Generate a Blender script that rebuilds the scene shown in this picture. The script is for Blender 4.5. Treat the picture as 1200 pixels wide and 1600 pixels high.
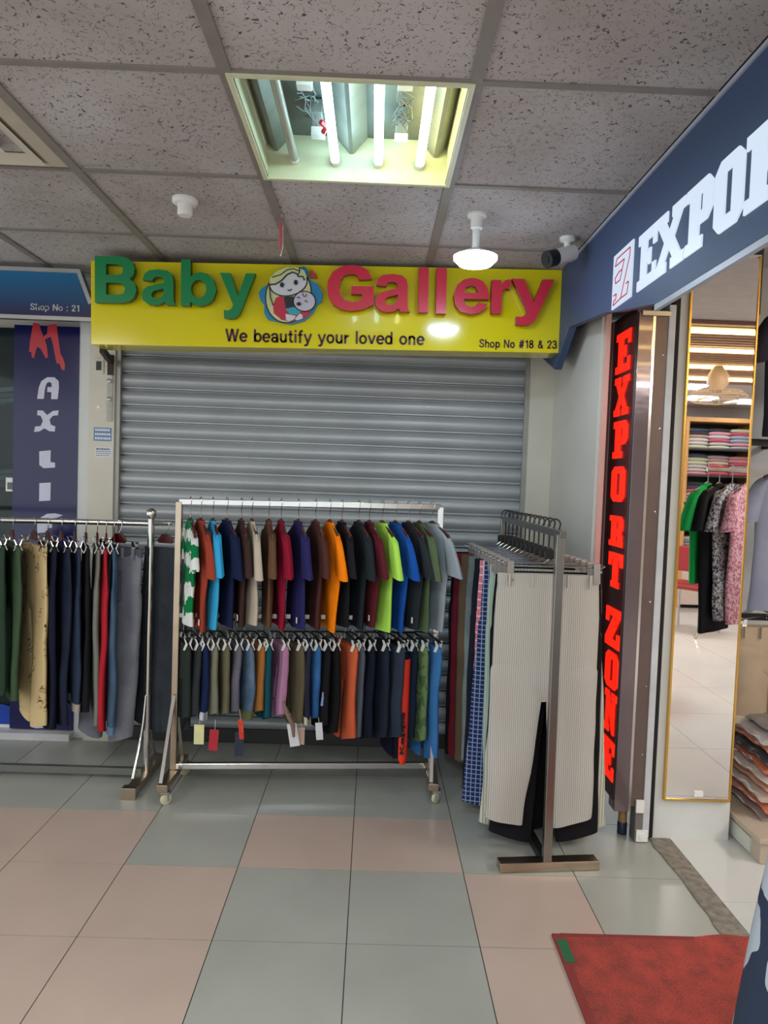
import bpy, bmesh, math, random
from math import sin, cos, pi, radians
from mathutils import Vector, Matrix, noise
from mathutils.geometry import tessellate_polygon

for o in list(bpy.data.objects): bpy.data.objects.remove(o)
S = bpy.context.scene
COL = S.collection

# ------------------------------------------------------------------ camera
cam_d = bpy.data.cameras.new('camera'); cam = bpy.data.objects.new('camera', cam_d); COL.objects.link(cam)
cr = Vector((0.99927685, -0.01355591, 0.03552498))
cu = Vector((-0.0348837, 0.04492474, 0.99838114))
cf = Vector((0.01512991, 0.9988984, -0.04441937))
M = Matrix((( cr.x, cu.x, -cf.x, 0), (cr.y, cu.y, -cf.y, 0), (cr.z, cu.z, -cf.z, 1.3848), (0, 0, 0, 1)))
cam.matrix_world = M
cam_d.sensor_fit = 'VERTICAL'; cam_d.sensor_height = 36; cam_d.lens = 36 * 1115.4 / 1600
cam_d.clip_start = 0.02
S.camera = cam

# ------------------------------------------------------------------ light and exposure
S.view_settings.view_transform = 'Standard'; S.view_settings.look = 'None'
S.view_settings.exposure = 0.8; S.view_settings.gamma = 1.0
S.view_settings.use_curve_mapping = False
W = bpy.data.worlds.new('world'); S.world = W; W.use_nodes = True
W.node_tree.nodes['Background'].inputs[0].default_value = (0.92, 0.97, 1.0, 1)
W.node_tree.nodes['Background'].inputs[1].default_value = 0.85

def area(name, loc, sx, sy, power, color, rot=(0, 0, 0)):
    l = bpy.data.lights.new(name, 'AREA'); l.shape = 'RECTANGLE'; l.size = sx; l.size_y = sy
    l.energy = power; l.color = color
    o = bpy.data.objects.new(name, l); COL.objects.link(o); o.location = loc; o.rotation_euler = rot
    return o
# further fluorescent ceiling fixtures of the corridor, behind the viewer and to the left
area('corridor_fixture_light', (-0.1, -0.35, 2.33), 0.6, 0.6, 26, (0.78, 0.91, 1.0))
area('corridor_fixture_light', (-2.3, 0.4, 2.33), 0.6, 0.6, 22, (1.0, 0.97, 0.92))
area('corridor_fixture_light', (-0.9, -2.2, 2.33), 0.6, 0.6, 22, (1.0, 0.96, 0.9))
# ceiling panels inside the clothing shop
area('shop_panel_light', (3.2, 1.4, 2.36), 0.5, 1.2, 30, (1.0, 0.97, 0.94))
area('shop_panel_light', (2.6, -1.2, 2.36), 0.9, 0.3, 26, (1.0, 0.97, 0.94))

# ------------------------------------------------------------------ materials
def lin(c):
    return tuple((x / 12.92 if x <= 0.04045 else ((x + 0.055) / 1.055) ** 2.4) for x in c)
def rgb(r, g, b): return lin((r / 255, g / 255, b / 255)) + (1,)

def newmat(name):
    m = bpy.data.materials.new(name); m.use_nodes = True
    return m, m.node_tree, m.node_tree.nodes['Principled BSDF']

MATS = {}
def mat(name, col, rough=0.6, metal=0.0, spec=None, emit=None, estr=0, var=0.06, vscale=12, bump=0, bscale=200, coat=0, alpha=None, trans=0):
    if name in MATS: return MATS[name]
    m, nt, b = newmat(name)
    c = rgb(*col)
    b.inputs['Roughness'].default_value = rough; b.inputs['Metallic'].default_value = metal
    if spec is not None: b.inputs['Specular IOR Level'].default_value = spec
    if coat: b.inputs['Coat Weight'].default_value = coat
    if trans: b.inputs['Transmission Weight'].default_value = trans
    if alpha is not None: b.inputs['Alpha'].default_value = alpha
    tc = nt.nodes.new('ShaderNodeTexCoord')
    if var:
        n = nt.nodes.new('ShaderNodeTexNoise'); n.inputs['Scale'].default_value = vscale; n.inputs['Detail'].default_value = 4
        nt.links.new(tc.outputs['Object'], n.inputs['Vector'])
        r = nt.nodes.new('ShaderNodeValToRGB')
        r.color_ramp.elements[0].position = .3; r.color_ramp.elements[1].position = .7
        r.color_ramp.elements[0].color = tuple(x * (1 - var) for x in c[:3]) + (1,)
        r.color_ramp.elements[1].color = tuple(min(1, x * (1 + var)) for x in c[:3]) + (1,)
        nt.links.new(n.outputs['Fac'], r.inputs['Fac']); nt.links.new(r.outputs['Color'], b.inputs['Base Color'])
    else:
        b.inputs['Base Color'].default_value = c
    if bump:
        n2 = nt.nodes.new('ShaderNodeTexNoise'); n2.inputs['Scale'].default_value = bscale; n2.inputs['Detail'].default_value = 3
        nt.links.new(tc.outputs['Object'], n2.inputs['Vector'])
        bp = nt.nodes.new('ShaderNodeBump'); bp.inputs['Strength'].default_value = bump; bp.inputs['Distance'].default_value = .002
        nt.links.new(n2.outputs['Fac'], bp.inputs['Height']); nt.links.new(bp.outputs['Normal'], b.inputs['Normal'])
    if emit is not None:
        b.inputs['Emission Color'].default_value = rgb(*emit); b.inputs['Emission Strength'].default_value = estr
    MATS[name] = m
    return m

def fab(col, pat=None, col2=None, s=1.0):
    """cloth; pat: None, denim, camo, rib, check, tiedye, speckle, doodle, stripe"""
    key = 'cloth_%s_%s_%s' % (pat, col, col2)
    if key in MATS: return MATS[key]
    m, nt, b = newmat('cloth'); MATS[key] = m
    b.inputs['Roughness'].default_value = 0.92
    b.inputs['Specular IOR Level'].default_value = 0.15
    L = nt.links; N = nt.nodes
    tc = N.new('ShaderNodeTexCoord')
    c1 = rgb(*col); c2 = rgb(*(col2 or col))
    ramp = N.new('ShaderNodeValToRGB'); e = ramp.color_ramp.elements
    def noi(scale, detail=3, dist=0, vec=None):
        n = N.new('ShaderNodeTexNoise'); n.inputs['Scale'].default_value = scale; n.inputs['Detail'].default_value = detail
        n.inputs['Distortion'].default_value = dist
        L.new(vec or tc.outputs['Object'], n.inputs['Vector']); return n.outputs['Fac']
    def math_(op, a, bb=None, v=None):
        n = N.new('ShaderNodeMath'); n.operation = op
        L.new(a, n.inputs[0])
        if bb is not None: L.new(bb, n.inputs[1])
        if v is not None: n.inputs[1].default_value = v
        return n.outputs[0]
    if pat is None:
        f = noi(9); e[0].position = .3; e[1].position = .7
        e[0].color = tuple(x * .93 for x in c1[:3]) + (1,); e[1].color = tuple(min(1, x * 1.07) for x in c1[:3]) + (1,)
    elif pat == 'denim':
        a = noi(7, 6); c = noi(420, 2); f = math_('MULTIPLY', a, c); f = math_('MULTIPLY', f, v=2.0)
        e[0].position = .3; e[1].position = .68; e[0].color = c1; e[1].color = c2
    elif pat == 'camo':
        f = noi(22, 2, .6); e[0].position = .49; e[1].position = .52; e[0].color = c1; e[1].color = c2
    elif pat in ('rib', 'check', 'stripe'):
        sep = N.new('ShaderNodeSeparateXYZ'); L.new(tc.outputs['Object'], sep.inputs[0])
        k = {'rib': 1050, 'check': 300, 'stripe': 700}[pat] * s
        w = math_('SINE', math_('MULTIPLY', sep.outputs[0], v=k))
        if pat == 'check':
            w2 = math_('SINE', math_('MULTIPLY', sep.outputs[2], v=k))
            w = math_('MAXIMUM', w, w2)
            e[0].position = .80; e[1].position = .95
        else:
            w = math_('MULTIPLY', math_('ADD', w, v=1.0), v=.5)
            e[0].position = .35; e[1].position = .9
        f = w; e[0].color = c1; e[1].color = c2
    elif pat == 'tiedye':
        sep = N.new('ShaderNodeSeparateXYZ'); L.new(tc.outputs['Object'], sep.inputs[0])
        a = math_('MULTIPLY', noi(13, 3, .5), v=9.0)
        w = math_('SINE', math_('ADD', math_('MULTIPLY', sep.outputs[2], v=52.0), a))
        f = math_('MULTIPLY', math_('ADD', w, v=1.0), v=.5)
        e[0].position = .45; e[1].position = .55; e[0].color = c1; e[1].color = c2
    elif pat == 'speckle':
        f = noi(70 * s, 4, 1.0); e[0].position = .47; e[1].position = .53; e[0].color = c1; e[1].color = c2
    elif pat == 'doodle':
        a = math_('ABSOLUTE', math_('SUBTRACT', noi(28, 1, 1.5), v=.5))
        line = math_('LESS_THAN', a, v=.028)
        msk = math_('GREATER_THAN', noi(9, 1), v=.55)
        f = math_('MULTIPLY', line, msk)
        e[0].position = .4; e[1].position = .6; e[0].color = c1; e[1].color = c2
    L.new(f, ramp.inputs['Fac']); L.new(ramp.outputs['Color'], b.inputs['Base Color'])
    bp = N.new('ShaderNodeBump'); bp.inputs['Strength'].default_value = .35; bp.inputs['Distance'].default_value = .002
    L.new(noi(260, 2), bp.inputs['Height']); L.new(bp.outputs['Normal'], b.inputs['Normal'])
    return m

def emis(name, col, strength, base=None):
    if name in MATS: return MATS[name]
    m, nt, b = newmat(name)
    b.inputs['Base Color'].default_value = rgb(*(base or col)); b.inputs['Roughness'].default_value = .4
    b.inputs['Emission Color'].default_value = rgb(*col); b.inputs['Emission Strength'].default_value = strength
    MATS[name] = m
    return m

chrome = mat('chrome', (205, 203, 200), .16, 1.0, var=.03)
steel = mat('brushed_steel', (160, 158, 152), .32, 1.0, var=.05)
tan_steel = mat('aged_rack_steel', (186, 170, 150), .28, 1.0, var=.08)
white_pl = mat('white_plastic', (225, 225, 220), .35, var=.02)
black_pl = mat('black_plastic', (22, 22, 24), .4, var=.02)
brown_pl = mat('dark_red_brown_plastic', (72, 24, 24), .3, var=.05)
cream = mat('cream_paint', (205, 200, 184), .5, var=.05, vscale=5)
cream2 = mat('grey_cream_laminate', (202, 198, 190), .42, var=.05, vscale=3)
white_wall = mat('white_paint', (206, 208, 206), .5, var=.03)
gold = mat('gold_trim', (212, 170, 84), .25, .9, var=.03)
beige = mat('beige_laminate', (186, 170, 152), .45, var=.04)

# ------------------------------------------------------------------ mesh tools
class MB:
    def __init__(s): s.v = []; s.f = []; s.m = []; s.mi = 0
    def add(s, vs, fs):
        o = len(s.v); s.v += [tuple(v) for v in vs]
        for f in fs: s.f.append(tuple(i + o for i in f)); s.m.append(s.mi)
    def box(s, x0, x1, y0, y1, z0, z1, M=None):
        vs = [Vector((x, y, z)) for z in (z0, z1) for y in (y0, y1) for x in (x0, x1)]
        if M is not None: vs = [M @ v for v in vs]
        s.add(vs, [(0, 2, 3, 1), (4, 5, 7, 6), (0, 1, 5, 4), (2, 6, 7, 3), (0, 4, 6, 2), (1, 3, 7, 5)])
        return s
    def loft(s, rings, cap=True, closed=True):
        n = len(rings[0]); vs = [p for r in rings for p in r]; fs = []
        for k in range(len(rings) - 1):
            for i in range(n if closed else n - 1):
                j = (i + 1) % n
                fs.append((k * n + i, k * n + j, (k + 1) * n + j, (k + 1) * n + i))
        if cap:
            fs.append(tuple(range(n - 1, -1, -1))); fs.append(tuple((len(rings) - 1) * n + i for i in range(n)))
        s.add(vs, fs); return s
    def tube(s, path, r, n=8, cap=True, rs=None, ell=None):
        P = [Vector(p) for p in path]; rings = []; up = None
        for k, p in enumerate(P):
            d = (P[min(k + 1, len(P) - 1)] - P[max(k - 1, 0)]).normalized()
            if up is None:
                up = Vector((0, 0, 1)) if abs(d.z) < .9 else Vector((0, 1, 0))
            a = d.cross(up)
            if a.length < 1e-4: a = d.orthogonal()
            a.normalize(); b = a.cross(d).normalized(); up = b
            rr = rs[k] if rs else r
            rings.append([p + a * (rr * cos(2 * pi * i / n)) + b * (rr * sin(2 * pi * i / n)) for i in range(n)])
        return s.loft(rings, cap)
    def bar(s, a, b, w, h=None):
        """square bar from a to b, w across horizontally, h the other way"""
        h = h or w; a = Vector(a); b = Vector(b); d = (b - a).normalized()
        up = Vector((0, 0, 1)) if abs(d.z) < .9 else Vector((0, 1, 0))
        r = d.cross(up).normalized(); u = r.cross(d).normalized()
        q = [(-1, -1), (1, -1), (1, 1), (-1, 1)]
        return s.loft([[p + r * (w / 2 * i) + u * (h / 2 * j) for i, j in q] for p in (a, b)])
    def lathe(s, prof, n=24, M=None):
        rings = [[Vector((r * cos(2 * pi * i / n), r * sin(2 * pi * i / n), z)) for i in range(n)] for r, z in prof]
        if M is not None: rings = [[M @ v for v in r] for r in rings]
        return s.loft(rings)
    def prism(s, loops, z0, z1, M=None):
        """2-D outline (first loop) with holes, extruded from z0 to z1"""
        L3 = [[Vector((p[0], p[1], 0)) for p in l] for l in loops]
        tris = tessellate_polygon(L3); flat = [p for l in L3 for p in l]; n = len(flat)
        vs = [Vector((p.x, p.y, z0)) for p in flat] + [Vector((p.x, p.y, z1)) for p in flat]
        fs = []
        for t in tris:
            a, b, c = [flat[i] for i in t]
            if (b - a).cross(c - a).z < 0: t = (t[0], t[2], t[1])
            fs.append(tuple(i + n for i in t)); fs.append(tuple(reversed(t)))
        mfront = s.mi
        if M is not None: vs = [M @ v for v in vs]
        s.add(vs, fs)
        o = len(s.v) - 2 * n; k = 0
        for l in L3:
            m = len(l)
            for i in range(m):
                j = (i + 1) % m
                s.f.append((o + k + i, o + k + j, o + n + k + j, o + n + k + i)); s.m.append(s.side if hasattr(s, 'side') else mfront)
            k += m
        return s

def obj(name, mb, mats, parent=None, loc=(0, 0, 0), rot=(0, 0, 0), smooth=False, bevel=0, fix=False):
    me = bpy.data.meshes.new(name)
    me.from_pydata(mb.v, [], mb.f)
    if not isinstance(mats, (list, tuple)): mats = [mats]
    for m in mats: me.materials.append(m)
    me.polygons.foreach_set('material_index', mb.m)
    if fix:
        bm = bmesh.new(); bm.from_mesh(me); bmesh.ops.recalc_face_normals(bm, faces=bm.faces); bm.to_mesh(me); bm.free()
    if smooth:
        me.polygons.foreach_set('use_smooth', [True] * len(me.polygons)); me.set_sharp_from_angle(angle=radians(smooth if smooth is not True else 50))
    me.update()
    o = bpy.data.objects.new(name, me); COL.objects.link(o); o.location = loc; o.rotation_euler = rot
    if parent: o.parent = parent
    if bevel:
        b = o.modifiers.new('bevel', 'BEVEL'); b.width = bevel; b.segments = 2; b.limit_method = 'ANGLE'
    return o
def tag(o, label=None, cat=None, group=None, kind=None):
    if label: o['label'] = label
    if cat: o['category'] = cat
    if group: o['group'] = group
    if kind: o['kind'] = kind
    return o
def thing(name, label, cat, loc=(0, 0, 0), rz=0, group=None, rot=None):
    o = bpy.data.objects.new(name, None); COL.objects.link(o); o.location = loc
    o.rotation_euler = rot or (0, 0, rz); o.empty_display_size = .05
    return tag(o, label, cat, group)
def struct(name, mb, m, **k): return tag(obj(name, mb, m, **k), kind='structure')
def sbox(name, x0, x1, y0, y1, z0, z1, m, **k): return struct(name, MB().box(x0, x1, y0, y1, z0, z1), m, **k)

R90 = Matrix.Rotation(pi / 2, 4, 'X')                      # drawing plane -> faces -Y
RFX = Matrix.Rotation(-pi / 2, 4, 'Z') @ R90               # drawing plane -> faces -X

def arc(cx, cy, rx, ry, a0, a1, n=14): return [(cx + rx * cos(radians(a0 + (a1 - a0) * k / n)), cy + ry * sin(radians(a0 + (a1 - a0) * k / n))) for k in range(n + 1)]
GLY = {   # letter: width, strokes (cap height 1)
 ' ': (.30, []), 'W': (.90, [[(.02,1),(.24,0)],[(.24,0),(.45,1)],[(.45,1),(.66,0)],[(.66,0),(.88,1)]]),
 'e': (.52, [arc(.27,.35,.23,.31,5,318), [(.06,.36),(.52,.36)]]),
 'a': (.52, [[(.06,.5),(.10,.62),(.25,.67),(.40,.62),(.44,.48),(.44,0)], arc(.25,.21,.19,.17,0,360)]),
 'b': (.54, [[(.08,0),(.08,1)], arc(.29,.35,.21,.30,0,360)]), 'd': (.54, [[(.46,0),(.46,1)], arc(.25,.35,.21,.30,0,360)]),
 'p': (.54, [[(.08,-.27),(.08,.7)], arc(.29,.35,.21,.30,0,360)]), 'o': (.55, [arc(.275,.35,.22,.30,0,360)]),
 'u': (.52, [[(.08,.7),(.08,.25)] + arc(.26,.27,.18,.22,180,360), [(.44,.7),(.44,0)]]),
 'n': (.52, [[(.08,0),(.08,.7)], arc(.26,.43,.18,.22,180,0) + [(.44,0)]]), 'h': (.52, [[(.08,0),(.08,1)], arc(.26,.43,.18,.22,180,0) + [(.44,0)]]),
 't': (.34, [[(.15,.92),(.15,.16),(.20,.07),(.32,.07)], [(0,.63),(.32,.63)]]), 'i': (.16, [[(.08,0),(.08,.7)], [(.08,.84),(.08,1)]]), 'l': (.16, [[(.08,0),(.08,1)]]),
 'f': (.34, [[(.15,0),(.15,.8),(.20,.92),(.33,.93)], [(0,.63),(.32,.63)]]), 'y': (.52, [[(.03,.7),(.27,.04)], [(.50,.7),(.24,-.12),(.17,-.2),(.04,-.2)]]),
 'r': (.34, [[(.08,0),(.08,.7)], [(.08,.40),(.16,.58),(.33,.62)]]), 'v': (.52, [[(.03,.7),(.26,.02)], [(.49,.7),(.26,.02)]]),
 'S': (.62, [[(.57,.76),(.48,.90),(.32,.94),(.15,.89),(.09,.74),(.18,.59),(.44,.46),(.56,.32),(.52,.14),(.34,.06),(.14,.10),(.05,.27)]]),
 'N': (.68, [[(.08,0),(.08,1)], [(.10,.95),(.58,.05)], [(.60,0),(.60,1)]]), '1': (.42, [[(.30,0),(.30,1)], [(.30,.94),(.08,.72)]]),
 '8': (.54, [arc(.27,.74,.18,.19,0,360), arc(.27,.28,.21,.22,0,360)]), '2': (.54, [[(.06,.70),(.12,.87),(.28,.93),(.44,.85),(.47,.68),(.36,.48),(.09,.10)], [(.03,.07),(.50,.07)]]),
 '3': (.54, [[(.06,.78),(.16,.92),(.32,.93),(.45,.82),(.43,.62),(.26,.53),(.45,.44),(.49,.24),(.40,.10),(.24,.06),(.09,.13),(.04,.27)]]),
 '#': (.66, [[(.18,0),(.30,1)], [(.40,0),(.52,1)], [(.02,.34),(.60,.34)], [(.06,.66),(.64,.66)]]),
 '&': (.68, [[(.64,.04),(.20,.66),(.22,.86),(.36,.93),(.46,.82),(.42,.66),(.14,.40),(.10,.20),(.24,.06),(.42,.10),(.60,.42)]]),
 ':': (.20, [[(.1,0),(.1,.16)], [(.1,.54),(.1,.70)]]), 'K': (.66, [[(.08,0),(.08,1)], [(.10,.36),(.56,1)], [(.24,.52),(.62,0)]])}
def text(name, body, x0, x1, z0, z1, mats, parent, M, depth=.002, y=0, wd=.15):
    """bold lettering fitted to a box in the drawing plane"""
    pen = 0; st = []
    for c in body:
        w_, ss = GLY[c]
        for p in ss: st.append([(pen + a, b) for a, b in p])
        pen += w_ + .10
    xs = [p[0] for q_ in st for p in q_]; ys_ = [p[1] for q_ in st for p in q_]
    a, b, c0, d = min(xs) - wd / 2, max(xs) + wd / 2, min(min(ys_), 0), max(ys_)
    kx = (x1 - x0) / (b - a); kz = (z1 - z0) / (d - c0); q = MB()
    for p in st:
        P_ = [Vector(v) for v in p]
        for i in range(len(P_) - 1):
            dd = (P_[i + 1] - P_[i]).normalized(); nr = Vector((-dd.y, dd.x)) * wd / 2; e = dd * (wd * .16 if len(P_) > 2 else 0)
            A_, B_ = P_[i] - e, P_[i + 1] + e
            q.prism([[(x0 + (v.x - a) * kx, z0 + (v.y - c0) * kz) for v in (A_ + nr, A_ - nr, B_ - nr, B_ + nr)]], y, y + depth, M)
    return obj(name, q, mats, parent)

# ================================================================== SETTING
# ---- floor tiles
def tile_mat(name, col, col2):
    m, nt, b = newmat(name); tc = nt.nodes.new('ShaderNodeTexCoord')
    n = nt.nodes.new('ShaderNodeTexNoise'); n.inputs['Scale'].default_value = 2.2; n.inputs['Detail'].default_value = 6
    n2 = nt.nodes.new('ShaderNodeTexNoise'); n2.inputs['Scale'].default_value = 420
    nt.links.new(tc.outputs['Object'], n.inputs['Vector']); nt.links.new(tc.outputs['Object'], n2.inputs['Vector'])
    ad = nt.nodes.new('ShaderNodeMath'); ad.operation = 'MULTIPLY_ADD'; ad.inputs[1].default_value = .25
    nt.links.new(n2.outputs['Fac'], ad.inputs[0]); nt.links.new(n.outputs['Fac'], ad.inputs[2])
    r = nt.nodes.new('ShaderNodeValToRGB'); r.color_ramp.elements[0].position = .4; r.color_ramp.elements[1].position = .85
    r.color_ramp.elements[0].color = rgb(*col); r.color_ramp.elements[1].color = rgb(*col2)
    nt.links.new(ad.outputs[0], r.inputs['Fac']); nt.links.new(r.outputs['Color'], b.inputs['Base Color'])
    b.inputs['Roughness'].default_value = .3; b.inputs['Specular IOR Level'].default_value = .42
    return m
grey_t = tile_mat('grey_floor_tile', (150, 151, 143), (163, 164, 156))
pink_t = tile_mat('pink_floor_tile', (174, 154, 142), (186, 166, 154))
grout = mat('dark_grout', (62, 58, 54), .9)
PINK = {(-3, -1), (-2, -1), (-1, 0) , (0, 0), (-3, 0), (1, -1), (-2, -2), (-3, -2), (1, -2), (-4, 0), (-4, -1), (-4, -2)}
random.seed(4)
fl = MB(); fl.mi = 2; fl.box(-3.6, 1.16, -3.2, 3.68, -.03, -.002)
for i in range(-9, 3):
    for j in range(-15, 4):
        x0 = -.035 + .4 * i; y0 = 2.4717 + .4 * j
        x1 = min(x0 + .4, 1.16); y1 = min(y0 + .4, 3.68)
        if x1 - x0 < .02 or y1 - y0 < .02: continue
        # column index i: tile between line i and i+1 ; row j: between line j and j+1
        if j >= 1: pk = False
        elif j == 0: pk = i in (-3, -4, -5, -6, 0, -1) and i != 2
        elif j == -1: pk = i in (-2, -3, -4, -5, 1)
        elif j == -2: pk = i in (-2, -3, -4, 1)
        else: pk = random.random() < .5
        fl.mi = 1 if pk else 0
        g = .0016; fl.box(x0 + g, x1 - g, y0 + g, y1 - g, -.01, 0)
struct('floor', fl, [grey_t, pink_t, grout], bevel=0)
# shop floor of white tiles, with the rough cement strip at the threshold
wt = MB(); wt.mi = 1; wt.box(1.215, 5.1, -3.4, 4.0, -.03, -.001); wt.mi = 0
for k in range(-10, 3):
    for i in range(7):
        y0 = 2.336 + .6 * (k); x0 = 1.225 + .58 * i
        wt.box(x0, min(x0 + .577, 5.1), max(y0, -3.4), min(y0 + .597, 4.0), -.01, .004)
struct('floor', wt, [mat('white_shop_tile', (205, 204, 200), .12, var=.03, vscale=3), mat('pale_grout', (150, 148, 144), .8)])
strip = MB()
n = 70
pts = [(1.14 + .012 * noise.noise(Vector((k * .35, 2.1, 0))) + .05 * max(0, (2.72 - (-1 + 3.72 * k / n)) * 0), -1 + 3.80 * k / n) for k in range(n + 1)]
strip.prism([[(x + .012 * noise.noise(Vector((y * 14, 7, 3))), y) for x, y in pts] + [(1.222 + .006 * noise.noise(Vector((y * 11, 1, 5))), y) for x, y in reversed(pts)]], -.002, .005)
struct('trim_1', strip, mat('rough_cement', (128, 120, 108), .95, var=.3, vscale=40, bump=1, bscale=90))

# ---- ceiling
cm, nt, b = newmat('fissured_ceiling_tile'); tc = nt.nodes.new('ShaderNodeTexCoord')
def nn(scale, det, dist, sc=None):
    n = nt.nodes.new('ShaderNodeTexNoise'); n.inputs['Scale'].default_value = scale; n.inputs['Detail'].default_value = det; n.inputs['Distortion'].default_value = dist
    if sc:
        mp = nt.nodes.new('ShaderNodeMapping'); mp.inputs['Scale'].default_value = sc; nt.links.new(tc.outputs['Object'], mp.inputs[0]); nt.links.new(mp.outputs[0], n.inputs['Vector'])
    else: nt.links.new(tc.outputs['Object'], n.inputs['Vector'])
    return n.outputs['Fac']
def mm(op, a, bb=None, v=None):
    n = nt.nodes.new('ShaderNodeMath'); n.operation = op; nt.links.new(a, n.inputs[0])
    if bb is not None: nt.links.new(bb, n.inputs[1])
    if v is not None: n.inputs[1].default_value = v
    return n.outputs[0]
l1 = mm('LESS_THAN', mm('ABSOLUTE', mm('SUBTRACT', nn(34, 1, 1.2), v=.5)), v=.016)
k1 = mm('GREATER_THAN', nn(58, 1, 0), v=.54)
pin = mm('GREATER_THAN', nn(170, 1, .3), v=.70)
fis = mm('MAXIMUM', mm('MULTIPLY', l1, k1), pin)
stain = nn(2.4, 5, .4)
r1 = nt.nodes.new('ShaderNodeValToRGB'); r1.color_ramp.elements[0].position = .35; r1.color_ramp.elements[1].position = .65
r1.color_ramp.elements[0].color = rgb(166, 158, 154); r1.color_ramp.elements[1].color = rgb(186, 181, 180)
nt.links.new(stain, r1.inputs['Fac'])
mx = nt.nodes.new('ShaderNodeMix'); mx.data_type = 'RGBA'; mx.inputs['B'].default_value = rgb(84, 78, 76)
nt.links.new(r1.outputs['Color'], mx.inputs['A']); nt.links.new(fis, mx.inputs['Factor'])
nt.links.new(mx.outputs['Result'], b.inputs['Base Color']); b.inputs['Roughness'].default_value = .95
bp = nt.nodes.new('ShaderNodeBump'); bp.inputs['Distance'].default_value = -.002; bp.inputs['Strength'].default_value = .8
nt.links.new(fis, bp.inputs['Height']); nt.links.new(bp.outputs['Normal'], b.inputs['Normal'])
CZ = 2.348
ce = MB()
for i in range(-6, 3):
    for j in range(-9, 4):
        x0 = -.39 + .6 * i; y0 = 1.754 + .6 * j
        x1 = min(x0 + .6, 1.15); y1 = min(y0 + .6, 3.68)
        if (i, j) == (0, 0): continue           # the lamp's opening
        ce.box(x0, x1, y0, y1, CZ, CZ + .015)
struct('ceiling', ce, cm)
tb = mat('grey_ceiling_grid_bar', (134, 128, 122), .6, var=.08)
gb = MB()
for i in range(-6, 3): gb.box(-.39 + .6 * i - .016, -.39 + .6 * i + .016, -3.3, 3.68, CZ - .006, CZ + .001)
for j in range(-9, 4): gb.box(-3.6, 1.15, 1.754 + .6 * j - .010, 1.754 + .6 * j + .010, CZ - .0055, CZ + .001)
struct('trim_2', gb, tb)

# ---- walls round the shutter
sbox('wall_back', -3.6, 1.2, 3.76, 3.86, 0, CZ, cream)
sbox('trim_3', -1.444, -1.316, 3.62, 3.76, 0, CZ, cream)                        # left pilaster
sbox('trim_4', -1.508, -1.446, 3.655, 3.76, 0, CZ, white_wall)                  # white column
sbox('trim_5', .772, .905, 3.62, 3.76, 0, CZ, cream)                            # right pilaster
sbox('trim_6', -1.316, .772, 3.56, 3.76, 2.05, CZ, mat('dark_shutter_box', (92, 90, 84), .5))
sbox('wall_right', .892, .93, 2.885, 3.66, 0, 2.12, cream2)
sbox('trim_7', .93, .972, 3.06, 3.66, 0, 2.2, mat('grey_laminate', (150, 146, 140), .45))
sbox('trim_8', .905, .925, 2.872, 2.884, 0, 2.1, mat('pale_edge_strip', (200, 170, 160), .3))

# ---- rolling shutter
sh = thing('rolling_shutter', 'closed grey corrugated metal rolling shutter under the yellow sign', 'shutter', (-.27, 3.68, 0))
slat_m = mat('grey_shutter_metal', (170, 175, 178), .40, .2, var=.10, vscale=3)
P = .0835; prof = []
nsl = 25
for k in range(nsl):
    z = .06 + k * P
    for a in range(9):
        t = a / 8
        prof.append((-.020 * sin(pi * t) ** .7, z + P * .80 * t))
    prof.append((.020, z + P * .81)); prof.append((.020, z + P * .90)); prof.append((-.006, z + P * .91)); prof.append((-.006, z + P * .98))
mb = MB(); rings = []
for yy, z in prof: rings.append([(-1.055, yy, z), (1.055, yy, z), (1.055, yy + .003, z), (-1.055, yy + .003, z)])
mb.loft(rings)
obj('slat_curtain', mb, slat_m, sh, smooth=35)
for sx in (-1, 1):
    x = 1.046 * sx + (.0 if sx < 0 else -.004)
    q = MB(); q.box(x - .022, x + .022, -.045, -.022, 0, 2.05); q.box(x + sx * .012 - .006, x + sx * .012 + .006, -.022, .03, 0, 2.05)
    obj('guide_rail', q, mat('painted_rail', (158, 156, 148), .4, .3), sh)
q = MB(); q.box(-1.04, 1.04, -.03, .02, 0.0, .07); obj('bottom_bar', q, mat('dark_bottom_bar', (66, 66, 66), .5, .5), sh, bevel=.003)

# ---- neighbour shop on the left: window, dark interior
sbox('trim_9', -3.55, -1.508, 3.60, 3.76, 0, .035, mat('pale_sill', (196, 196, 198), .35))
gl = thing('window_1', None, None, (-2.6, 3.69, 0)); gl['kind'] = 'structure'; 
for k in ('label', 'category'):
    if k in gl: del gl[k]
glass = mat('shop_glass', (200, 215, 215), .04, var=0, trans=1.0)
glass.node_tree.nodes['Principled BSDF'].inputs['IOR'].default_value = 1.3
obj('window_glass', MB().box(-.9, .77, -.003, .003, .04, 2.09), glass, gl)
obj('window_frame', MB().box(-.92, .77, -.012, .012, .03, .05), white_wall, gl)
sbox('wall_back', -3.3, -1.81, 3.74, 3.759, .0, 2.1, mat('dark_interior', (40, 48, 50), .6))

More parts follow.
